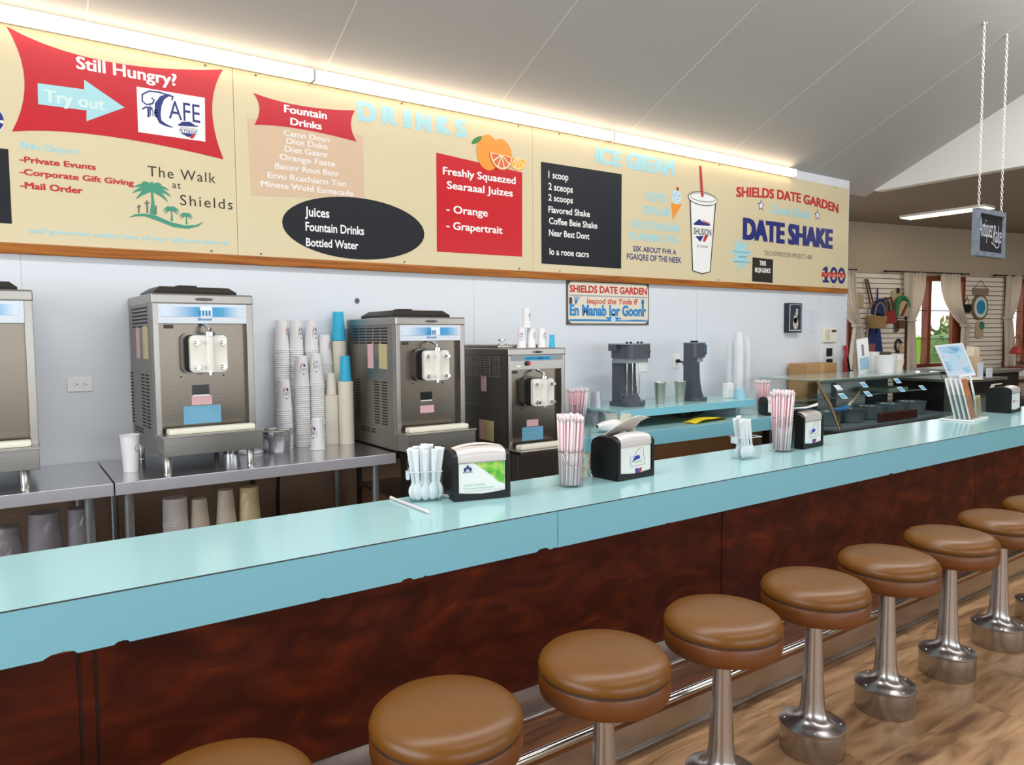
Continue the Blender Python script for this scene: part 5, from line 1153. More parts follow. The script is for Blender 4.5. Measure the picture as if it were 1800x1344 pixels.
# things left of the shelf
j4 = jar((3.5658, 4.2400), LZ, .062, .165, .060, 'squat glass straw jar beside the floor standing shake machine')
straws((3.5658, 4.2400), LZ+.008, .050, .085, 40, 'pink straw in the squat jar beside the floor standing shake machine', 'straws in the squat back jar', 1.08)
g = G(); p = [(0, 0)]
for k in range(6): p += [(.048, .014*k), (.050, .014*k+.005), (.048, .014*k+.011)]
p += [(.048, .09), (.040, .262), (0, .262)]
g.lathe(p, (3.72, 4.20, LZ+EPS), 28); tag(g.build('cup_column', mat('silver_cup', '#b9bdc8', .3, .3, var=.06), loc=(3.72, 4.2, LZ), smooth=True, angle=30), 'column of nested silvery grey cups beside the squat straw jar', 'stacked cups')
bm_ = G()
def f(u, v):
    a = 2*math.pi*v; rad = .045+.012*math.sin(5*u+1)+.006*math.sin(3*a+7*u); e = max(.15, math.sin(math.pi*min(.97, max(.03, u))))**.5
    return Vector((3.42+.34*u, 3.86-.05*u+rad*e*math.cos(a), LZ+.046+.046*e*math.sin(a)*min(1, rad/.05)))
bm_.grid(f, 22, 18); tag(bm_.build('paper_bag', white_ink, loc=(3.56, 3.9, LZ), smooth=True), 'crumpled white paper lying on the low back counter', 'paper')
r = empty('white_tub', (*(3.7004, 3.9700), LZ+EPS), 'open white plastic tub at the left end of the raised shelf', 'tub')
g = G(); g.lathe([(0, 0), (.060, 0), (.080, .115), (.085, .117), (.083, .121), (.076, .117), (.057, .005), (0, .005)], (0, 0, 0), 32); g.build('tub_body', white_pl, r, smooth=True, world=False)
tx_ = (3.5755, 3.7600)[0]; g = G(); g.prism([(0, 0), (.05, .135), (.058, .135), (.11, 0), (.102, 0), (.054, .122), (.008, 0)], lambda u, v, d: (tx_+u, d, LZ+EPS+v), 3.735, 3.82); tag(g.build('tent_card', cream_pl, loc=(tx_+.05, 3.78, LZ)), 'white folded tent card standing in front of the raised shelf', 'tent card')
# cups on the floor standing machine
for k, (x, y, dz, lab) in enumerate([(2.68, 3.73, 0, 'white cup on the floor standing machine, left of the little pyramid'), (2.755, 3.73, 0, 'white cup on the floor standing machine, middle of the bottom row'), (2.835, 3.72, 0, 'white cup on the floor standing machine, right of the bottom row'), (2.72, 3.73, .1255, 'white cup with emblem on top of the little pyramid')]):
    o = place('paper_cup', ME_W, (x, y, 1.4765+dz), lab, 'paper cup', 'white cups on the floor standing machine', scale=.69); add_logo(o, (-.6, .5, .2, .45)[k])
place('paper_cup', ME_B, (2.885, 3.68, 1.4765), 'small blue cup at the right front corner of the floor standing machine', 'paper cup', scale=.45)
# ---------------------------------------------------------------- curved glass display case
X0, X1 = 5.62, 7.74
GP = [(3.56, 1.158), (3.53, 1.10), (3.485, 1.03), (3.435, .96), (3.39, .87), (3.345, .76)]     # front glass profile (y, z)
r = empty('display_case', (6.68, 3.75, 0), 'low ice cream display case with curved glass front and dark inside', 'display case')
case_dark = mat('case_lining', '#6a747c', .4, var=.1); bronze = mat('bronze_edge', '#6d5a3c', .3, .8)
G().box(X0+.01, X1, 3.31, 4.10, 0, .74, .004).build('base_cabinet', mat('case_body', '#2e2724', .5), r)
G().box(X0, X1, 3.545, 4.14, 1.152, 1.162, .002, 1).build('top_glass', mat('top_glass_edge', '#9fb3ad', .08, var=.01), r)
G().box(X0+.01, X1, 3.538, 3.566, 1.128, 1.1515, .003, 1).build('top_rail', mat('rail_green_grey', '#5f6b66', .35, .3), r)
g = G()
for (a, b) in zip(GP, GP[1:]):
    vs = [g.bm.verts.new(p) for p in ((X0+.012, *a), (X1, *a), (X1, *b), (X0+.012, *b))]; g.bm.faces.new(vs)
bmesh.ops.remove_doubles(g.bm, verts=g.bm.verts[:], dist=1e-5)
g.build('front_glass', case_glass, r, smooth=True, angle=80)
g = G(); g.poly([(X0+.004, y, z) for y, z in GP]+[(X0+.004, 4.12, .76), (X0+.004, 4.12, 1.152)]); g.build('end_glass', case_glass, r)
g = G(); g.poly([(X1-.004, y, z) for y, z in GP]+[(X1-.004, 4.12, .76), (X1-.004, 4.12, 1.152)]); g.build('end_glass', case_glass, r)
for x in (X0, X1):
    g = G(); g.tube([(x, y-.004, z) for y, z in GP], .013 if x == X0 else .006, 8); g.build('edge_trim', bronze, r, smooth=True)
ra, rb_, rc = (6.4524, 4.0500)[0], (6.6556, 4.0500)[0], (7.2752, 4.0500)[0]
G().box(rc, X1-.02, 4.06, 4.08, .76, 1.14).build('rear_panel', mat('slate_panel', '#3b464f', .4), r)
G().box(ra, rb_, 4.06, 4.075, .78, 1.13).build('sliding_door', mat('case_door_pale', '#e3e5e1', .4), r); G().box(rb_+.06, rc, 4.06, 4.075, .78, 1.13).build('sliding_door', mat('case_door_pale', '#e3e5e1', .4), r)
G().box(rb_, rb_+.06, 4.04, 4.06, .76, 1.14).build('door_post', case_dark, r)
G().box(X0+.02, X1-.02, 3.70, 4.0, .965, .977, .002, 1).build('glass_shelf', mat('case_shelf', '#87918e', .15), r)
G().box(X0+.02, X1-.02, 3.36, 4.06, .741, .76).build('deck', case_dark, r)
for i in range(5):
    x = X0+.22+.37*i
    g = G(); g.lathe([(.02, .0), (.125, 0), (.135, .11), (.143, .112), (.143, .118), (.128, .112), (.118, .03), (0, .03)], (x, 3.62, .765), 24); g.build('tub', mat('tub_steel', '#7d878c', .3, .5), r, smooth=True)
g = G()
for i in range(4): g.lathe([(0, .03), (.115, .03), (.118, .085), (.06, .10), (0, .103)], (X0+.22+.37*(i+1), 3.62, .765), 20)
g.build('ice_cream', mat('dark_ice_cream', '#5d5146', .6, var=.3), r, smooth=True)
tagm = mat('price_tag_blue', '#3fb1dd', .4); tagw = mat('price_tag_white', '#dfe8ee', .4)
def gy(z):
    for (a, b) in zip(GP, GP[1:]):
        if b[1] <= z <= a[1]: return b[0]+(a[0]-b[0])*(z-b[1])/(a[1]-b[1])
    return 3.56
for i, (tx, tz) in enumerate([(5.8774, 1.0874), (5.8739, 1.0173), (6.2899, 1.0923), (6.2695, 1.0155), (6.8775, 1.1030), (6.8569, 1.0269), (7.2503, 1.0238)]):
    z0, z1 = tz-.022, tz+.022
    pg = G(); pg.poly([(tx-.055, gy(z1)-.003, z1), (tx+.03, gy(z1)-.003, z1), (tx+.055, gy(z0)-.003, z0), (tx-.03, gy(z0)-.003, z0)])
    o = pg.build('price_tag', tagw, r)
    pg = G(); pg.poly([(tx-.040, gy(z1-.008)-.0045, z1-.008), (tx+.022, gy(z1-.008)-.0045, z1-.008), (tx+.040, gy(z0+.008)-.0045, z0+.008), (tx-.022, gy(z0+.008)-.0045, z0+.008)]); pg.build('tag_print', tagm if i != 0 else tagw, o)
# spatula lying in the case
r = empty('spatula', (6.15, 3.60, .88), 'blue spatula with pale wooden handle leaning inside the display case', 'spatula')
g = G(); g.tube([(6.10, 3.56, .905), (6.60, 3.74, 1.0)], .014, 10); g.build('handle', mat('pale_handle', '#d8c7a2', .5), r, smooth=True)
g = G(); g.tube([(5.78, 3.50, .905), (5.90, 3.51, .90), (6.03, 3.54, .895), (6.11, 3.565, .906)], [.012, .022, .028, .018], 8); g.build('blade', mat('spatula_blue', '#3f8fce', .35), r, smooth=True)
tag(G().box(6.35, 6.98, 3.385, 3.43, .762, .84, .006).build('scoop_rail', mat('dark_red_rail', '#4a211a', .4), loc=(6.65, 3.4, .762)), 'dark brown rail low inside the display case', 'rail')
tag(G().box(6.98, 7.35, 3.66, 3.96, .978, 1.02, .01).build('tray', mat('sage_tray', '#93a693', .5), loc=(7.2, 3.8, .98)), 'pale green tray on the shelf of the display case', 'tray')
# cardboard box behind the glass
r = empty('cardboard_box', (6.73, 4.3, LZ+EPS), 'brown cardboard box on the ledge behind the display case', 'box')
kraft = mat('kraft_board', '#b3895a', .8, var=.06); G().box(6.48, 6.99, 4.20, 4.42, LZ+EPS, 1.255, .012).build('carton', kraft, r)
G().box(6.69, 6.76, 4.1985, 4.2, LZ+.01, 1.25).build('tape', mat('kraft_tape', '#c29a68', .5), r); G().box(6.60, 6.87, 4.1987, 4.2, 1.02, 1.15).build('print_box', mat('kraft_print', '#a67c50', .7), r)
# red tool hung at the end of the wall
r = empty('red_tongs', (7.52, WY-.03, 1.1), 'red handled tool hanging at the right end of the white wall', 'tool')
g = G(); g.tube([(7.50, WY-.03, 1.42), (7.52, WY-.035, 1.33), (7.50, WY-.03, 1.25), (7.515, WY-.03, 1.10)], .018, 8); g.build('handle', mat('tool_red', '#a8202c', .4), r, smooth=True)
g = G(); g.tube([(7.525, WY-.04, 1.33), (7.55, WY-.04, 1.24), (7.58, WY-.04, 1.14)], .012, 8); g.box(7.55, 7.62, WY-.06, WY-.03, 1.08, 1.15, .01); g.build('blade', blackp, r)

# things standing on the case
CT = 1.1625
def tapered(x, y, r0, r1, h, m, name, label, cat, n=28, z=CT):
    g = G(); g.lathe([(0, 0), (r0, 0), (r1, h-.004), (r1+.003, h-.002), (r1+.002, h), (r1-.003, h-.002), (r0-.003, .006), (0, .006)], n=n)
    o = g.build(name, m, smooth=True); o.location = (x, y, z+EPS); return tag(o, label, cat)
tapered(7.02, 3.72, .075, .10, .175, paper, 'white_bucket', 'white tapered tub in front of the small propped card on the display case', 'tub')
tapered(7.23, 3.74, .065, .085, .125, cream_cup, 'cream_bucket', 'cream tapered tub right of the white one on the display case', 'tub')
tapered(7.20, 3.98, .075, .09, .20, paper, 'white_bucket', 'white tub behind the cream one on the display case', 'tub')
tapered(7.56, 3.90, .06, .075, .17, paper, 'white_bucket', 'plain white tub left of the big blue picture card on the display case', 'tub')
r = empty('sign_card', (6.98, 3.90, CT+EPS), 'small propped white card behind the white tub', 'sign card', None, math.radians(-12))
r.rotation_euler = (0, math.radians(-8), math.radians(-12))
G().box(-.075, .075, 0, .008, 0, .34).build('card', white_ink, r, world=False); G().box(-.06, .06, -.001, 0, .03, .15).build('print', mat('pale_blue_print', '#a8cbe3', .4, var=.3, nscale=20), r, world=False); G().box(-.02, .01, -.001, 0, .17, .28).build('print', mat('mauve_print', '#8d8296', .5), r, world=False)
g = G(); random.seed(3)
for k in range(7): g.box(7.36+.02*random.random(), 7.50+.03*random.random(), 3.92, 4.03, CT+EPS+.028*k, CT+EPS+.028*k+.027, .006)
tag(g.build('wafer_stack', mat('dark_olive', '#4d4a36', .6, var=.3), loc=(7.44, 3.97, CT)), 'dark olive stack behind the cream tub on the display case', 'stack')
# second dark cabinet with the big card, wafers and small cards
r = empty('service_cabinet', (8.3, 3.7, 0), 'dark cabinet right of the display case', 'cabinet')
G().box(7.80, 8.74, 3.33, 4.05, 0, 1.05, .006).build('body', blackp, r); G().box(7.79, 8.75, 3.32, 4.06, 1.05, 1.078, .004).build('cabinet_top', mat('cabinet_top_grey', '#6b6862', .4), r)
KT = 1.0785
r = empty('picture_card', (7.86, 3.48, KT), 'large tilted card with a pale blue picture right of the display case', 'sign card')
Rv = Vector((.86, -.51, 0)); BL = Vector((7.865, 3.52, KT+.005)); Nf = Vector((-.51, -.86, .25)).normalized()
TL = BL+Rv*(-.125)+Vector((.03, .05, .335)); BR = BL+Rv*.285+Vector((0, 0, .03)); TR = TL+Rv*.30+Vector((0, 0, .025))
def plate(g, m_, d0, d1):
    c = (BL+BR+TL+TR)/4; q = [c+(p-c)*m_ for p in (BL, BR, TR, TL)]
    a = [g.bm.verts.new(p+Nf*d0) for p in q]; b = [g.bm.verts.new(p+Nf*d1) for p in q]
    g.bm.faces.new(a[::-1]); g.bm.faces.new(b)
    for k in range(4): g.bm.faces.new([a[k], a[(k+1) % 4], b[(k+1) % 4], b[k]])
    return g
plate(G(), 1.0, 0, .012).build('card', mat('card_white', '#e6ecf5', .3), r)
M, N, L, b, tc = nodemat('dessert_print', .3); no = N.new('ShaderNodeTexNoise'); no.inputs['Scale'].default_value = 7; no.inputs['Detail'].default_value = 5
mp = N.new('ShaderNodeMapping'); mp.inputs['Scale'].default_value = (1, 1, 2.2); L.new(tc.outputs['Object'], mp.inputs[0]); L.new(mp.outputs[0], no.inputs[0])
rp = ramp(N, [(.3, '#5f9dcb'), (.42, '#a6d3ea'), (.52, '#c9e2f2'), (.62, '#d9d2e6'), (.75, '#b4a7b8')]); L.new(no.outputs['Fac'], rp.inputs[0]); L.new(rp.outputs[0], b.inputs['Base Color'])
plate(G(), .86, .012, .0128).build('print', M, r)
g = G(); c = (BL+BR+TL+TR)/4
for k, (v, w_) in enumerate([(-.085, .10), (-.04, .085), (.0, .065), (.035, .045)]):
    q = [c+Rv*(w_*math.cos(t)+.0)+(TL-BL)*(v/.36)+(TL-BL)*(.07*math.sin(t)/1.0*.6)+Nf*.0134 for t in [i*math.pi/10 for i in range(21)]]; g.poly(q[:20])
g.build('dessert', mat('dessert_ice', '#bfe0f0', .3, var=.1), r)
g = G(); g.lathe([(0, 0), (.15, 0), (.14, .02), (0, .02)], (8.02, 3.42, KT), 24); tag(g.build('paper_plate', cream_cup, loc=(8.02, 3.42, KT), smooth=True), 'cream round plate under the tilted picture card', 'plate')
for k, (x, y, w_, h, lab) in enumerate([(8.30, 3.42, .10, .16, 'taller small white card right of the tilted picture card'), (8.40, 3.38, .12, .10, 'lower small white card beside the wafer holder')]):
    o = G().box(x, x+w_, y, y+.012, KT+EPS, KT+h).build('white_card', mat('card_white', '#e6ecf5', .3), loc=(x, y, KT)); tag(o, lab, 'card')
r = empty('wafer_holder', (8.58, 3.60, KT+EPS), 'tan paper holder filled with flat wafers near the right edge', 'holder')
g = G(); g.lathe([(0, 0), (.07, 0), (.095, .22), (.092, .22), (.067, .006), (0, .006)], n=24); g.build('holder', mat('kraft_pale', '#d9bd98', .6), r, smooth=True, world=False)
for k in range(7):
    a = k*.9; o = G().box(8.545+.014*k-.02, 8.555+.014*k-.02, 3.56+.012*math.sin(a), 3.64+.01*math.sin(a), KT+.02, KT+.31+.012*math.sin(2*a)).build('wafer', mat('wafer_pale', '#efe0c6', .7), loc=(8.53+.014*k, 3.6, KT)); tag(o, 'pale flat wafer standing in the tan paper holder', 'wafer', 'wafers in the tan holder')
# black low table with boxes further right
r = empty('display_table', (9.25, 3.8, 0), 'black draped table with a grey top near the right edge of the picture', 'table')
G().box(8.86, 9.66, 3.55, 4.35, 0, 1.10, .02).build('skirt', blackp, r); G().prism(rrect(8.82, 9.70, 3.50, 4.40, .12), lambda u, v, d: (u, v, d), 1.10, 1.13).build('tabletop', mat('table_grey', '#6f6a61', .4), r)
tag(G().box(9.60, 9.64, 3.40, 3.46, .85, 1.02, .008).build('white_bottle', white_ink, loc=(9.62, 3.43, .85)), 'white slim bottle beside the black draped table', 'bottle')
r = empty('stock_shelf', (10.2, 4.2, 0), 'long low stock shelf under the right window', 'shelf')
G().box(9.75, 12.6, 3.9, 4.5, .95, .99).build('shelf_top', mat('shelf_grey', '#9d978d', .5), r); G().box(9.77, 12.58, 3.95, 4.48, 0, .95).build('body', mat('shelf_dark', '#4a433d', .6), r); G().box(9.77, 12.58, 3.93, 3.95, .72, .90).build('drawer_band', mat('shelf_tan', '#a58e7d', .6), r)
g = G()
def f(u, v): a = 2*math.pi*u; return Vector((9.50+.16*math.sin(math.pi*v)*math.cos(a), 3.30+.10*math.sin(math.pi*v)*math.sin(a), .80+.16*v+.01*math.sin(5*a)))
g.grid(f, 18, 10); tag(g.build('blue_bag', mat('cobalt_cloth', '#1d2f8f', .6, var=.2), loc=(9.5, 3.3, .80), smooth=True), 'cobalt blue cloth bundle right of the farthest napkin dispenser', 'bag')
tag(G().box(9.35, 9.68, 3.16, 3.50, 0, .80).build('low_stand', mat('shelf_dark', '#4a433d', .6), loc=(9.5, 3.3, 0)), 'low dark stand holding the cobalt blue bundle', 'stand')

# ---------------------------------------------------------------- shop behind: far wall, windows, curtains, hung goods
FO = (10.096, 5.908); FA = math.radians(-12.09)
def far(s, d, z): return (FO[0]+s*math.cos(FA)-d*math.sin(FA), FO[1]+s*math.sin(FA)+d*math.cos(FA), z)
def fbuild(g, name, m, parent=None, smooth=False, angle=40):
    o = g.build(name, m, parent, smooth=smooth, world=False, angle=angle)
    if parent is None: o.location = (FO[0], FO[1], 0); o.rotation_euler = (0, 0, FA)
    return o
wins = [(-1.25, .04), (1.15, 2.45), (3.40, 4.70)]
ZB, ZT = 1.04, 2.42
g = G(); e = [-2.6, wins[0][0], wins[0][1], wins[1][0], wins[1][1], wins[2][0], wins[2][1], 6.2]
for a, b in zip(e[::2], e[1::2]): g.box(a, b, 0, .14, 0, 3.3)
for a, b in wins: g.box(a, b, 0, .14, 0, ZB); g.box(a, b, 0, .14, ZT, 3.3)
structure(fbuild(g, 'wall_far', shop_paint))
sm = slat_mat()
for a, b, lab in ((.05, 1.14, 'left'), (2.46, 3.39, 'right')):
    structure(fbuild(G().box(a, b, -.014, .001, .55, 2.43), 'trim_4', sm))
for i, (a, b) in enumerate(wins):
    g = G(); g.box(a, a+.06, -.02, .12, ZB, ZT); g.box(b-.06, b, -.02, .12, ZB, ZT); g.box(a, b, -.02, .12, ZT-.07, ZT); g.box(a-.03, b+.03, -.06, .12, ZB-.03, ZB+.04)
    mx = a+.52; g.box(mx-.035, mx+.035, -.01, .10, ZB, ZT)
    g.box(b-.26, b-.05, -.01, .05, ZB, 1.95) if i == 1 else None
    w_ = structure(fbuild(g, 'window_%d' % (i+1), frame_wood))
    g = G(); g.box(a, b, .04, .055, 1.885, 1.900); g.box(a, b, .04, .055, 1.45, 1.462); o = fbuild(g, 'window_bar', mat('window_bar_dark', '#5d5148', .5), w_)
    g = G(); g.poly([(a+.05, .07, ZB+.03), (b-.05, .07, ZB+.03), (b-.05, .07, ZT-.06), (a+.05, .07, ZT-.06)]); fbuild(g, 'window_glass', pane, w_)
# outside
structure(G().box(-3, 45, -6, 45, -.2, -.12).build('ground', outdoor))
hedge = mat('hedge_leaf', '#5d7a44', .8, var=.5, nscale=12)
def shrub(s, d, z0, rx, rz, m, label, seed):
    random.seed(seed); g = G(); c = far(s, d, 0)
    for k in range(260):
        a, t = random.uniform(0, 6.28), random.uniform(-1, 1); q = math.sqrt(1-t*t)*random.uniform(.75, 1.05)
        p = Vector((c[0]+rx*q*math.cos(a), c[1]+rx*q*math.sin(a), z0+rz*(1+t*random.uniform(.8, 1.05)))); u = Vector((random.uniform(-1, 1), random.uniform(-1, 1), random.uniform(-.3, 1))).normalized(); v = u.cross(Vector((.3, .2, 1))).normalized()
        l = random.uniform(.12, .26)*rx/.6; vs = [g.bm.verts.new(x) for x in (p, p+u*l*.5+v*l*.22, p+u*l, p+u*l*.5-v*l*.22)]; g.bm.faces.new(vs)
    g.lathe([(0, .02), (.08, .02), (.06, z0+rz), (0, z0+rz)], (c[0], c[1], -.13), 8); g.lathe([(0, -rz*.8), (rx*.75, 0), (rx*.6, rz*.6), (0, rz*.8)], (c[0], c[1], z0+rz), 12)
    tag(g.build('shrub', m, loc=(c[0], c[1], -.02)), label, 'shrub', 'shrubs outside the shop windows')
shrub(5.9, 2.9, .55, .62, .55, hedge, 'dark leafy shrub outside the middle window', 11)
shrub(11.5, 6.4, .5, .9, .75, mat('flower_leaf', '#8f8a55', .8, var=.6, nscale=16), 'broad pale shrub farther outside the middle window', 12)
shrub(8.2, 4.4, .3, .8, .6, hedge, 'green shrub outside the right window', 13)
o = fbuild(G().prism([(2.76, -.11), (2.98, -.11), (3.06, 1.48), (2.64, 1.48)], lambda u, v, d: (u, d, v), 1.20, 1.26), 'lime_banner', mat('lime_cloth', '#8fd21f', .6)); tag(o, 'lime green banner standing outside the middle window', 'banner')
o = fbuild(G().box(3.92, 4.08, 1.1, 1.26, -.12, 2.9), 'white_post', mat('white_post_paint', '#e6e8ee', .5)); tag(o, 'white post outside the middle window', 'post')
o = fbuild(G().box(7, 22.0, 8.2, 8.5, -.12, 1.0), 'garden_wall', mat('terracotta_wall', '#d89a80', .8)); tag(o, 'low terracotta wall outside the shop windows', 'wall')
g = G(); g.box(1.2, 3.6, 5.0, 6.2, .5, 1.5, .25); g.box(1.5, 3.0, 5.05, 6.15, 1.3, 2.0, .3); r = empty('parked_car', far(8.6, 5.6, -.12), 'white car parked outside the middle window', 'car', None, FA)
g2 = G()
for (a, b, c, d_, e_, f_, bv) in ((-2.1, 1.6, -.85, .85, .30, .95, .18), (-1.5, .9, -.75, .75, .85, 1.5, .25)): g2.box(a, b, c, d_, e_, f_, bv, 3)
g2.build('car_body', mat('car_white', '#e9ecef', .25), r, world=False)
for x in (-1.4, .95):
    for y in (-.82, .72):
        q = G(); q.tube([(x, y, .33), (x, y+.12, .33)], .33, 18); q.build('wheel', black_rub, r, world=False)
g.bm.free()
# curtain rods and tied curtains
def rod(a, b, label):
    a -= .11; b -= .11
    r = empty('curtain_rod', far(a, -.09, 2.46), label, 'curtain rod', 'curtain rods on the far wall', FA)
    g = G(); g.tube([(0, 0, 0), (b-a, 0, 0)], .010, 8); g.lathe([(0, -.02), (.02, 0), (0, .02)], (0, 0, 0), 8); g.lathe([(0, -.02), (.02, 0), (0, .02)], (b-a, 0, 0), 8); g.build('rod', dark_metal, r, world=False)
    for x in (.08, b-a-.08): G().box(x-.01, x+.01, 0, .089, -.01, .01).build('bracket', dark_metal, r, world=False)
rod(-1.5, .14, 'dark curtain rod over the leftmost shop window'); rod(.72, 2.52, 'dark curtain rod over the middle shop window'); rod(3.15, 5.0, 'dark curtain rod over the rightmost shop window')
def curtain(t0, t1, k0, k1, b0, b1, zt, zk, zb, label, folds=7):
    """top, tie and hem spans along the wall"""
    g = G()
    def f(u, v):
        z = zt+(zb-zt)*v; vk = (zt-zk)/(zt-zb)
        if v < vk:
            t = v/vk; e = t**2.2*(.75+.25*t); a = t0+(k0-t0)*e; b = t1+(k1-t1)*e
        else:
            t = (v-vk)/(1-vk); e = 1-(1-t)**1.6; a = k0+(b0-k0)*e; b = k1+(b1-k1)*e
        wdt = abs(b-a); return Vector((a+(b-a)*u, -.085+.028*math.sin(2*math.pi*folds*u+.6*v)*(.55+.45*wdt/.45)-.012*math.cos(9*u), z))
    g.grid(f, folds*10, 36); bmesh.ops.recalc_face_normals(g.bm, faces=g.bm.faces[:]); bmesh.ops.solidify(g.bm, geom=g.bm.faces[:], thickness=.004)
    r = empty('curtain', far(-.10, 0, 0), label, 'curtain', 'tied back curtains in the shop', FA)
    c = fbuild(g, 'cloth', curtain_m, r, smooth=True, angle=180)
    q = G(); q.tube([((k0+k1)/2+(abs(k1-k0)/2+.02)*math.cos(t), -.085+.05*math.sin(t), zk) for t in [i*math.pi/8 for i in range(17)]], .012, 6); fbuild(q, 'tieback', curtain_m, r)
curtain(-.36, .13, .11, .28, .02, .37, 2.455, 1.66, .95, 'cream curtain tied back right beside the end of the white wall')
curtain(1.11, 1.57, 1.22, 1.36, 1.22, 1.42, 2.455, 1.74, .95, 'cream curtain on the left side of the middle shop window')
curtain(1.90, 2.33, 2.40, 2.58, 2.38, 2.56, 2.455, 1.66, .90, 'cream curtain swept to the right of the middle shop window')
curtain(3.43, 3.80, 3.41, 3.60, 3.46, 3.72, 2.47, 1.78, .98, 'cream curtain on the left side of the rightmost window')
# goods on the slat panels
def good(name, label, cat, parts):
    r = empty(name, far(-.08, 0, 0), label, cat, 'goods hung on the slatted wall panels', FA)
    for n, m_, g, *sm_ in parts: fbuild(g, n, m_, r, smooth=bool(sm_))
    return r
def pr(p, d0, d1): return G().prism(p, lambda u, v, d: (u, d, v), d0, d1)
def loop(cx, z0, w_, h, d, rad=.010): return G().tube([(cx+w_*math.cos(t), d, z0+h*math.sin(t)) for t in [i*math.pi/12 for i in range(13)]], rad, 6)
wicker = mat('wicker', '#94794e', .8, var=.4, nscale=30); brownl = mat('brown_leather', '#5d4030', .6); navyc = mat('navy_cloth', '#22336b', .8, var=.3, nscale=14); redc = mat('brick_cloth', '#8f2f2a', .8, var=.15); canvas = mat('canvas', '#b8a583', .8, var=.08); greenc = mat('green_band', '#1f7a4a', .7)
good('wicker_basket', 'wicker basket with tall handles hanging on the left slatted panel', 'basket', [('basket', wicker, pr([(.36, 1.80), (.60, 1.80), (.565, 1.62), (.395, 1.62)], -.22, -.05)), ('handle', wicker, loop(.48, 1.79, .105, .20, -.20, .010)), ('handle', wicker, loop(.48, 1.79, .105, .20, -.07, .010)), ('strap', brownl, pr([(.325, 2.34), (.345, 2.34), (.46, 1.98), (.44, 1.98)], -.06, -.045)), ('strap', brownl, pr([(.37, 2.34), (.39, 2.34), (.52, 1.98), (.50, 1.98)], -.06, -.045))])
good('canvas_tote', 'pale tote bag half hidden behind the wicker basket', 'bag', [('bag', canvas, pr([(.14, 2.12), (.33, 2.12), (.33, 1.92), (.16, 1.92)], -.04, -.018))])
good('navy_hat', 'navy blue cloth hat hanging above the red bag', 'hat', [('crown', navyc, pr(bez((.60, 2.05), (.50, 1.98), (.49, 1.84))+[(.49, 1.84), (.65, 1.80), (.645, 1.90)]+bez((.645, 1.90), (.63, 2.02), (.60, 2.05)), -.16, -.03)), ('cord', navyc, pr([(.590, 2.20), (.605, 2.20), (.610, 2.05), (.595, 2.05)], -.05, -.035)), ('scarf', mat('patterned_navy', '#3c4468', .8, var=.7, nscale=40), pr([(.55, 1.80), (.63, 1.79), (.635, 1.66), (.57, 1.65)], -.10, -.03))])
good('red_bag', 'brick red bag with brown looped handles on the left slatted panel', 'bag', [('bag', redc, pr([(.68, 1.86), (.86, 1.88), (.885, 1.70), (.665, 1.68)], -.14, -.02)), ('handle', brownl, loop(.76, 1.87, .075, .20, -.12, .016)), ('handle', brownl, loop(.76, 1.87, .075, .20, -.05, .016))])
good('green_banded_bag', 'canvas bag with a green arched band on the left slatted panel', 'bag', [('bag', canvas, pr([(.88, 1.84), (.90, 2.18), (1.08, 2.20), (1.09, 1.84)], -.05, -.016)), ('band', greenc, G().tube([(.93, -.09, 1.80)]+[(1.06-.13*math.cos(t), -.09, 1.93+.15*math.sin(t)) for t in [i*math.pi/10 for i in range(11)]], .030, 8)), ('front', canvas, pr([(.955, 1.80), (.97, 1.93)]+[(1.06-.09*math.cos(t), 1.93+.10*math.sin(t)) for t in [i*math.pi/8 for i in range(9)]]+[(1.16, 1.90), (1.13, 1.80)], -.12, -.06)), ('strap', brownl, pr([(.98, 1.80), (1.10, 1.99), (1.12, 1.97), (1.02, 1.80)], -.14, -.12)), ('hook', black_rub, pr([(.98, 2.22), (1.02, 2.22), (1.02, 2.14), (.98, 2.14)], -.07, -.05))])
good('brown_purse', 'small brown purse on a long strap under the green banded bag', 'bag', [('purse', brownl, pr(ell(1.06, 1.68, .075, .06, 16), -.10, -.03)), ('strap', brownl, pr([(.97, 1.80), (1.0, 1.80), (1.0, 1.56), (.97, 1.56)], -.06, -.04)), ('strap', brownl, pr([(1.0, 1.60), (1.10, 1.74), (1.12, 1.72), (1.02, 1.57)], -.06, -.04))])
good('navy_apron', 'navy blue apron hanging low on the left slatted panel', 'apron', [('bib', navyc, pr([(.46, 1.62), (.52, 1.62), (.56, 1.52), (.60, 1.62), (.64, 1.62), (.70, 1.30), (.72, 1.0), (.40, 1.0), (.38, 1.36)], -.07, -.018)), ('strap', canvas, pr([(.44, 1.76), (.46, 1.76), (.40, 1.40), (.37, 1.40)], -.05, -.03))])
good('plaid_cloth', 'brick red checked cloth hanging left of the navy apron', 'cloth', [('cloth', mat('plaid_red', '#8d4f49', .8, var=.5, nscale=18), pr([(.30, 1.40), (.48, 1.40), (.46, 1.02), (.32, 1.02)], -.13, -.075))])
good('black_shoe_charm', 'small black curled ornament low on the left slatted panel', 'ornament', [('ring', black_rub, G().tube([(1.07+.06*math.cos(t), -.03, 1.36+.09*math.sin(t)) for t in [i*math.pi/8 for i in range(14)]], .018, 6)), ('drop', canvas, pr(ell(1.11, 1.31, .035, .09, 14), -.05, -.02))])
good('hanging_plank', 'small greyish wooden plank sign on a cord above the round blue plate', 'sign', [('plank', mat('weathered_plank', '#8f7d6c', .7, var=.15), pr([(2.69, 2.25), (3.05, 2.25), (3.05, 2.15), (2.69, 2.15)], -.04, -.016)), ('cord', brownl, G().tube([(2.72, -.03, 2.25), (2.87, -.03, 2.38), (3.02, -.03, 2.25)], .004, 5))])
blu = mat('plate_blue', '#2d8db8', .3, var=.15, nscale=14)
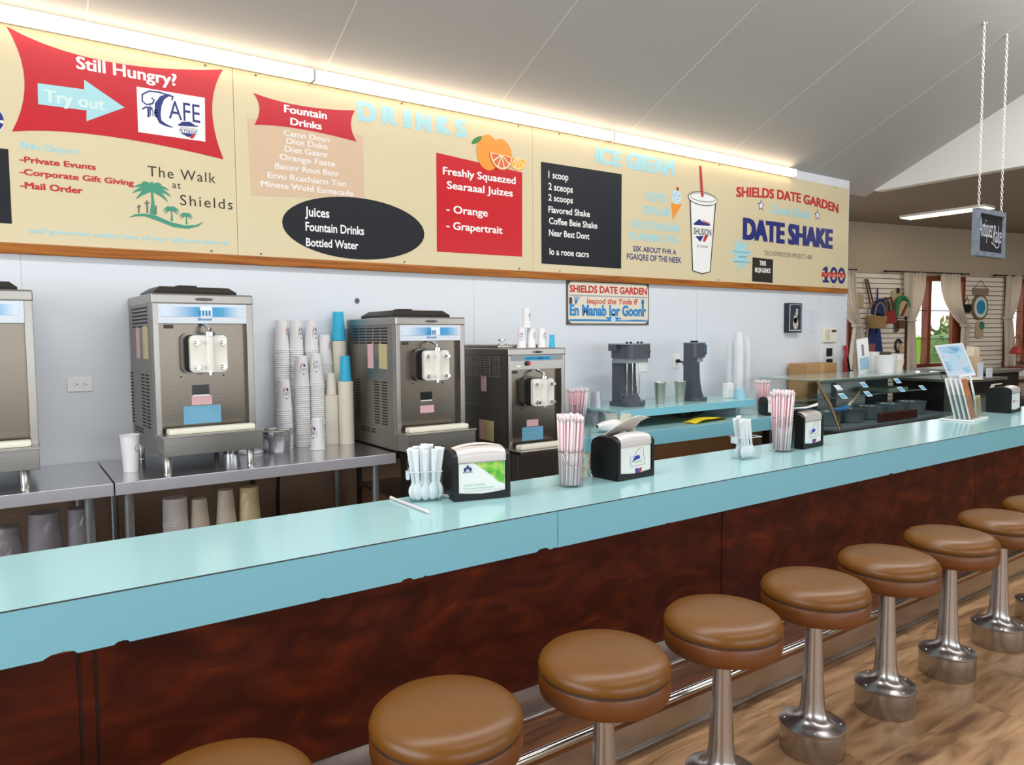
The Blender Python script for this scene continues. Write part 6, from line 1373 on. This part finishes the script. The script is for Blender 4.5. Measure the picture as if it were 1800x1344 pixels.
good('round_plate', 'round plate with blue centre and brown rim on the right slatted panel', 'plate', [('rim', mat('plate_brown', '#7a6443', .5, var=.2, nscale=20), pr(ell(2.86, 1.95, .185, .205, 32), -.045, -.016)), ('ring', mat('plate_pale', '#cfe3df', .4), pr(ell(2.86, 1.95, .150, .168, 32), -.05, -.044)), ('centre', blu, pr(ell(2.86, 1.95, .100, .112, 32), -.055, -.049))])
good('slate_tag', 'dark slate tag on a cord left of the round blue plate', 'tag', [('slate', charcoal, pr([(2.47, 1.99), (2.65, 1.99), (2.65, 1.86), (2.47, 1.86)], -.035, -.016)), ('cord', brownl, G().tube([(2.50, -.03, 1.99), (2.56, -.03, 2.12), (2.62, -.03, 1.99)], .005, 5))])
good('egg_plaque', 'small cream plaque with a green oval under the round blue plate', 'plaque', [('plaque', canvas, pr(rrect(2.78, 2.95, 1.46, 1.72, .05), -.045, -.016)), ('oval', mat('plaque_green', '#2f8069', .4), pr(ell(2.90, 1.66, .055, .065, 18), -.055, -.044))])
# lantern on the low shelf
r = empty('red_lantern', far(3.22, -.35, .99), 'red capped glass lantern in front of the right slatted panel', 'lantern', None, FA)
tag(fbuild(G().box(2.95, 3.55, -.6, -.12, 0, .985), 'lantern_stand', mat('shelf_dark', '#4a433d', .6)), 'dark stand under the red capped lantern', 'stand')
r.location = far(3.22, -.35, .986)
g = G(); g.lathe([(0, 0), (.10, 0), (.10, .02), (0, .02)], n=20); g.build('base', redc, r, world=False); g = G(); g.lathe([(.085, .02), (.095, .12), (.08, .22)], n=20); g.build('glass', clear, r, smooth=True, world=False)
g = G(); g.lathe([(.09, .22), (.10, .24), (.07, .31), (.03, .34), (0, .34)], n=20); g.build('cap', mat('lantern_red', '#b03a3a', .4), r, smooth=True, world=False)
g = G(); g.tube([(.09*math.cos(t), 0, .30+.22*math.sin(t)) for t in [i*math.pi/12 for i in range(13)]], .006, 6); g.build('bail', brownl, r, world=False)
# lamp set in the low shop ceiling
r = empty('ceiling_light', (10.34, 4.72, 3.13), 'long lit ceiling lamp in the shop behind the hanging chalkboard', 'ceiling light')
G().box(10.20, 10.49, 4.19, 5.26, 3.13, 3.1615).build('housing', white_pl, r); G().box(10.205, 10.485, 4.195, 5.255, 3.126, 3.131).build('diffuser', lamp_glow, r)

# ---------------------------------------------------------------- hanging chalkboard on two chains
r = empty('hanging_chalkboard', (6.69, 2.71, 2.36), 'grey framed chalkboard hanging from two white chains', 'sign')
fm = mat('whitewashed_wood', '#757e8a', .7, var=.6, nscale=16)
xa, xb, za, zb = 6.425, 6.935, 2.165, 2.545
G().box(xa+.02, xb-.02, 2.70, 2.72, za+.02, zb-.02).build('board', mat('chalkboard', '#1b1b1d', .6), r)
for a, b, c, d_ in ((xa, xa+.04, za, zb), (xb-.04, xb, za, zb), (xa+.04, xb-.04, za, za+.04), (xa+.04, xb-.04, zb-.04, zb)): G().box(a, b, 2.685, 2.735, c, d_, .004).build('frame_bar', fm, r)
g = G(); put_text(g, 'Antiquez', lambda x, z: (x, 2.6985, z), 6.475, 6.72, 2.325, 2.475, off=-.005, shear=.25); put_text(g, 'Rake', lambda x, z: (x, 2.6985, z), 6.73, 6.885, 2.29, 2.43, off=-.005, shear=.25)
g.poly([(x, 2.6984, z) for x, z in strip([(6.70, 2.285), (6.76, 2.27), (6.80, 2.245), (6.84, 2.26), (6.85, 2.30)], .008)])
g.build('chalk_lettering', mat('chalk_white', '#dfe3ee', .8), r)
chain_m = mat('white_chain', '#e2e2de', .5)
for x in (6.48, 6.895):
    g = G(); top = cz(2.71); n = int((top-zb)/.026); st = (top-zb)/n
    for k in range(n):
        z = zb+st*(k+.5); fl = k % 2
        pts = [(x+(.008*math.cos(t) if fl else 0), 2.71+(0 if fl else .008*math.cos(t)), z+.0165*math.sin(t)) for t in [i*math.pi/4 for i in range(9)]]
        g.tube(pts, .0028, 5, caps=False)
    g.build('chain', chain_m, r)
    g = G(); g.lathe([(0, 0), (.018, 0), (.014, -.016), (0, -.02)], (x, 2.71, top), 12); g.build('ceiling_hook', chrome, r, smooth=True)
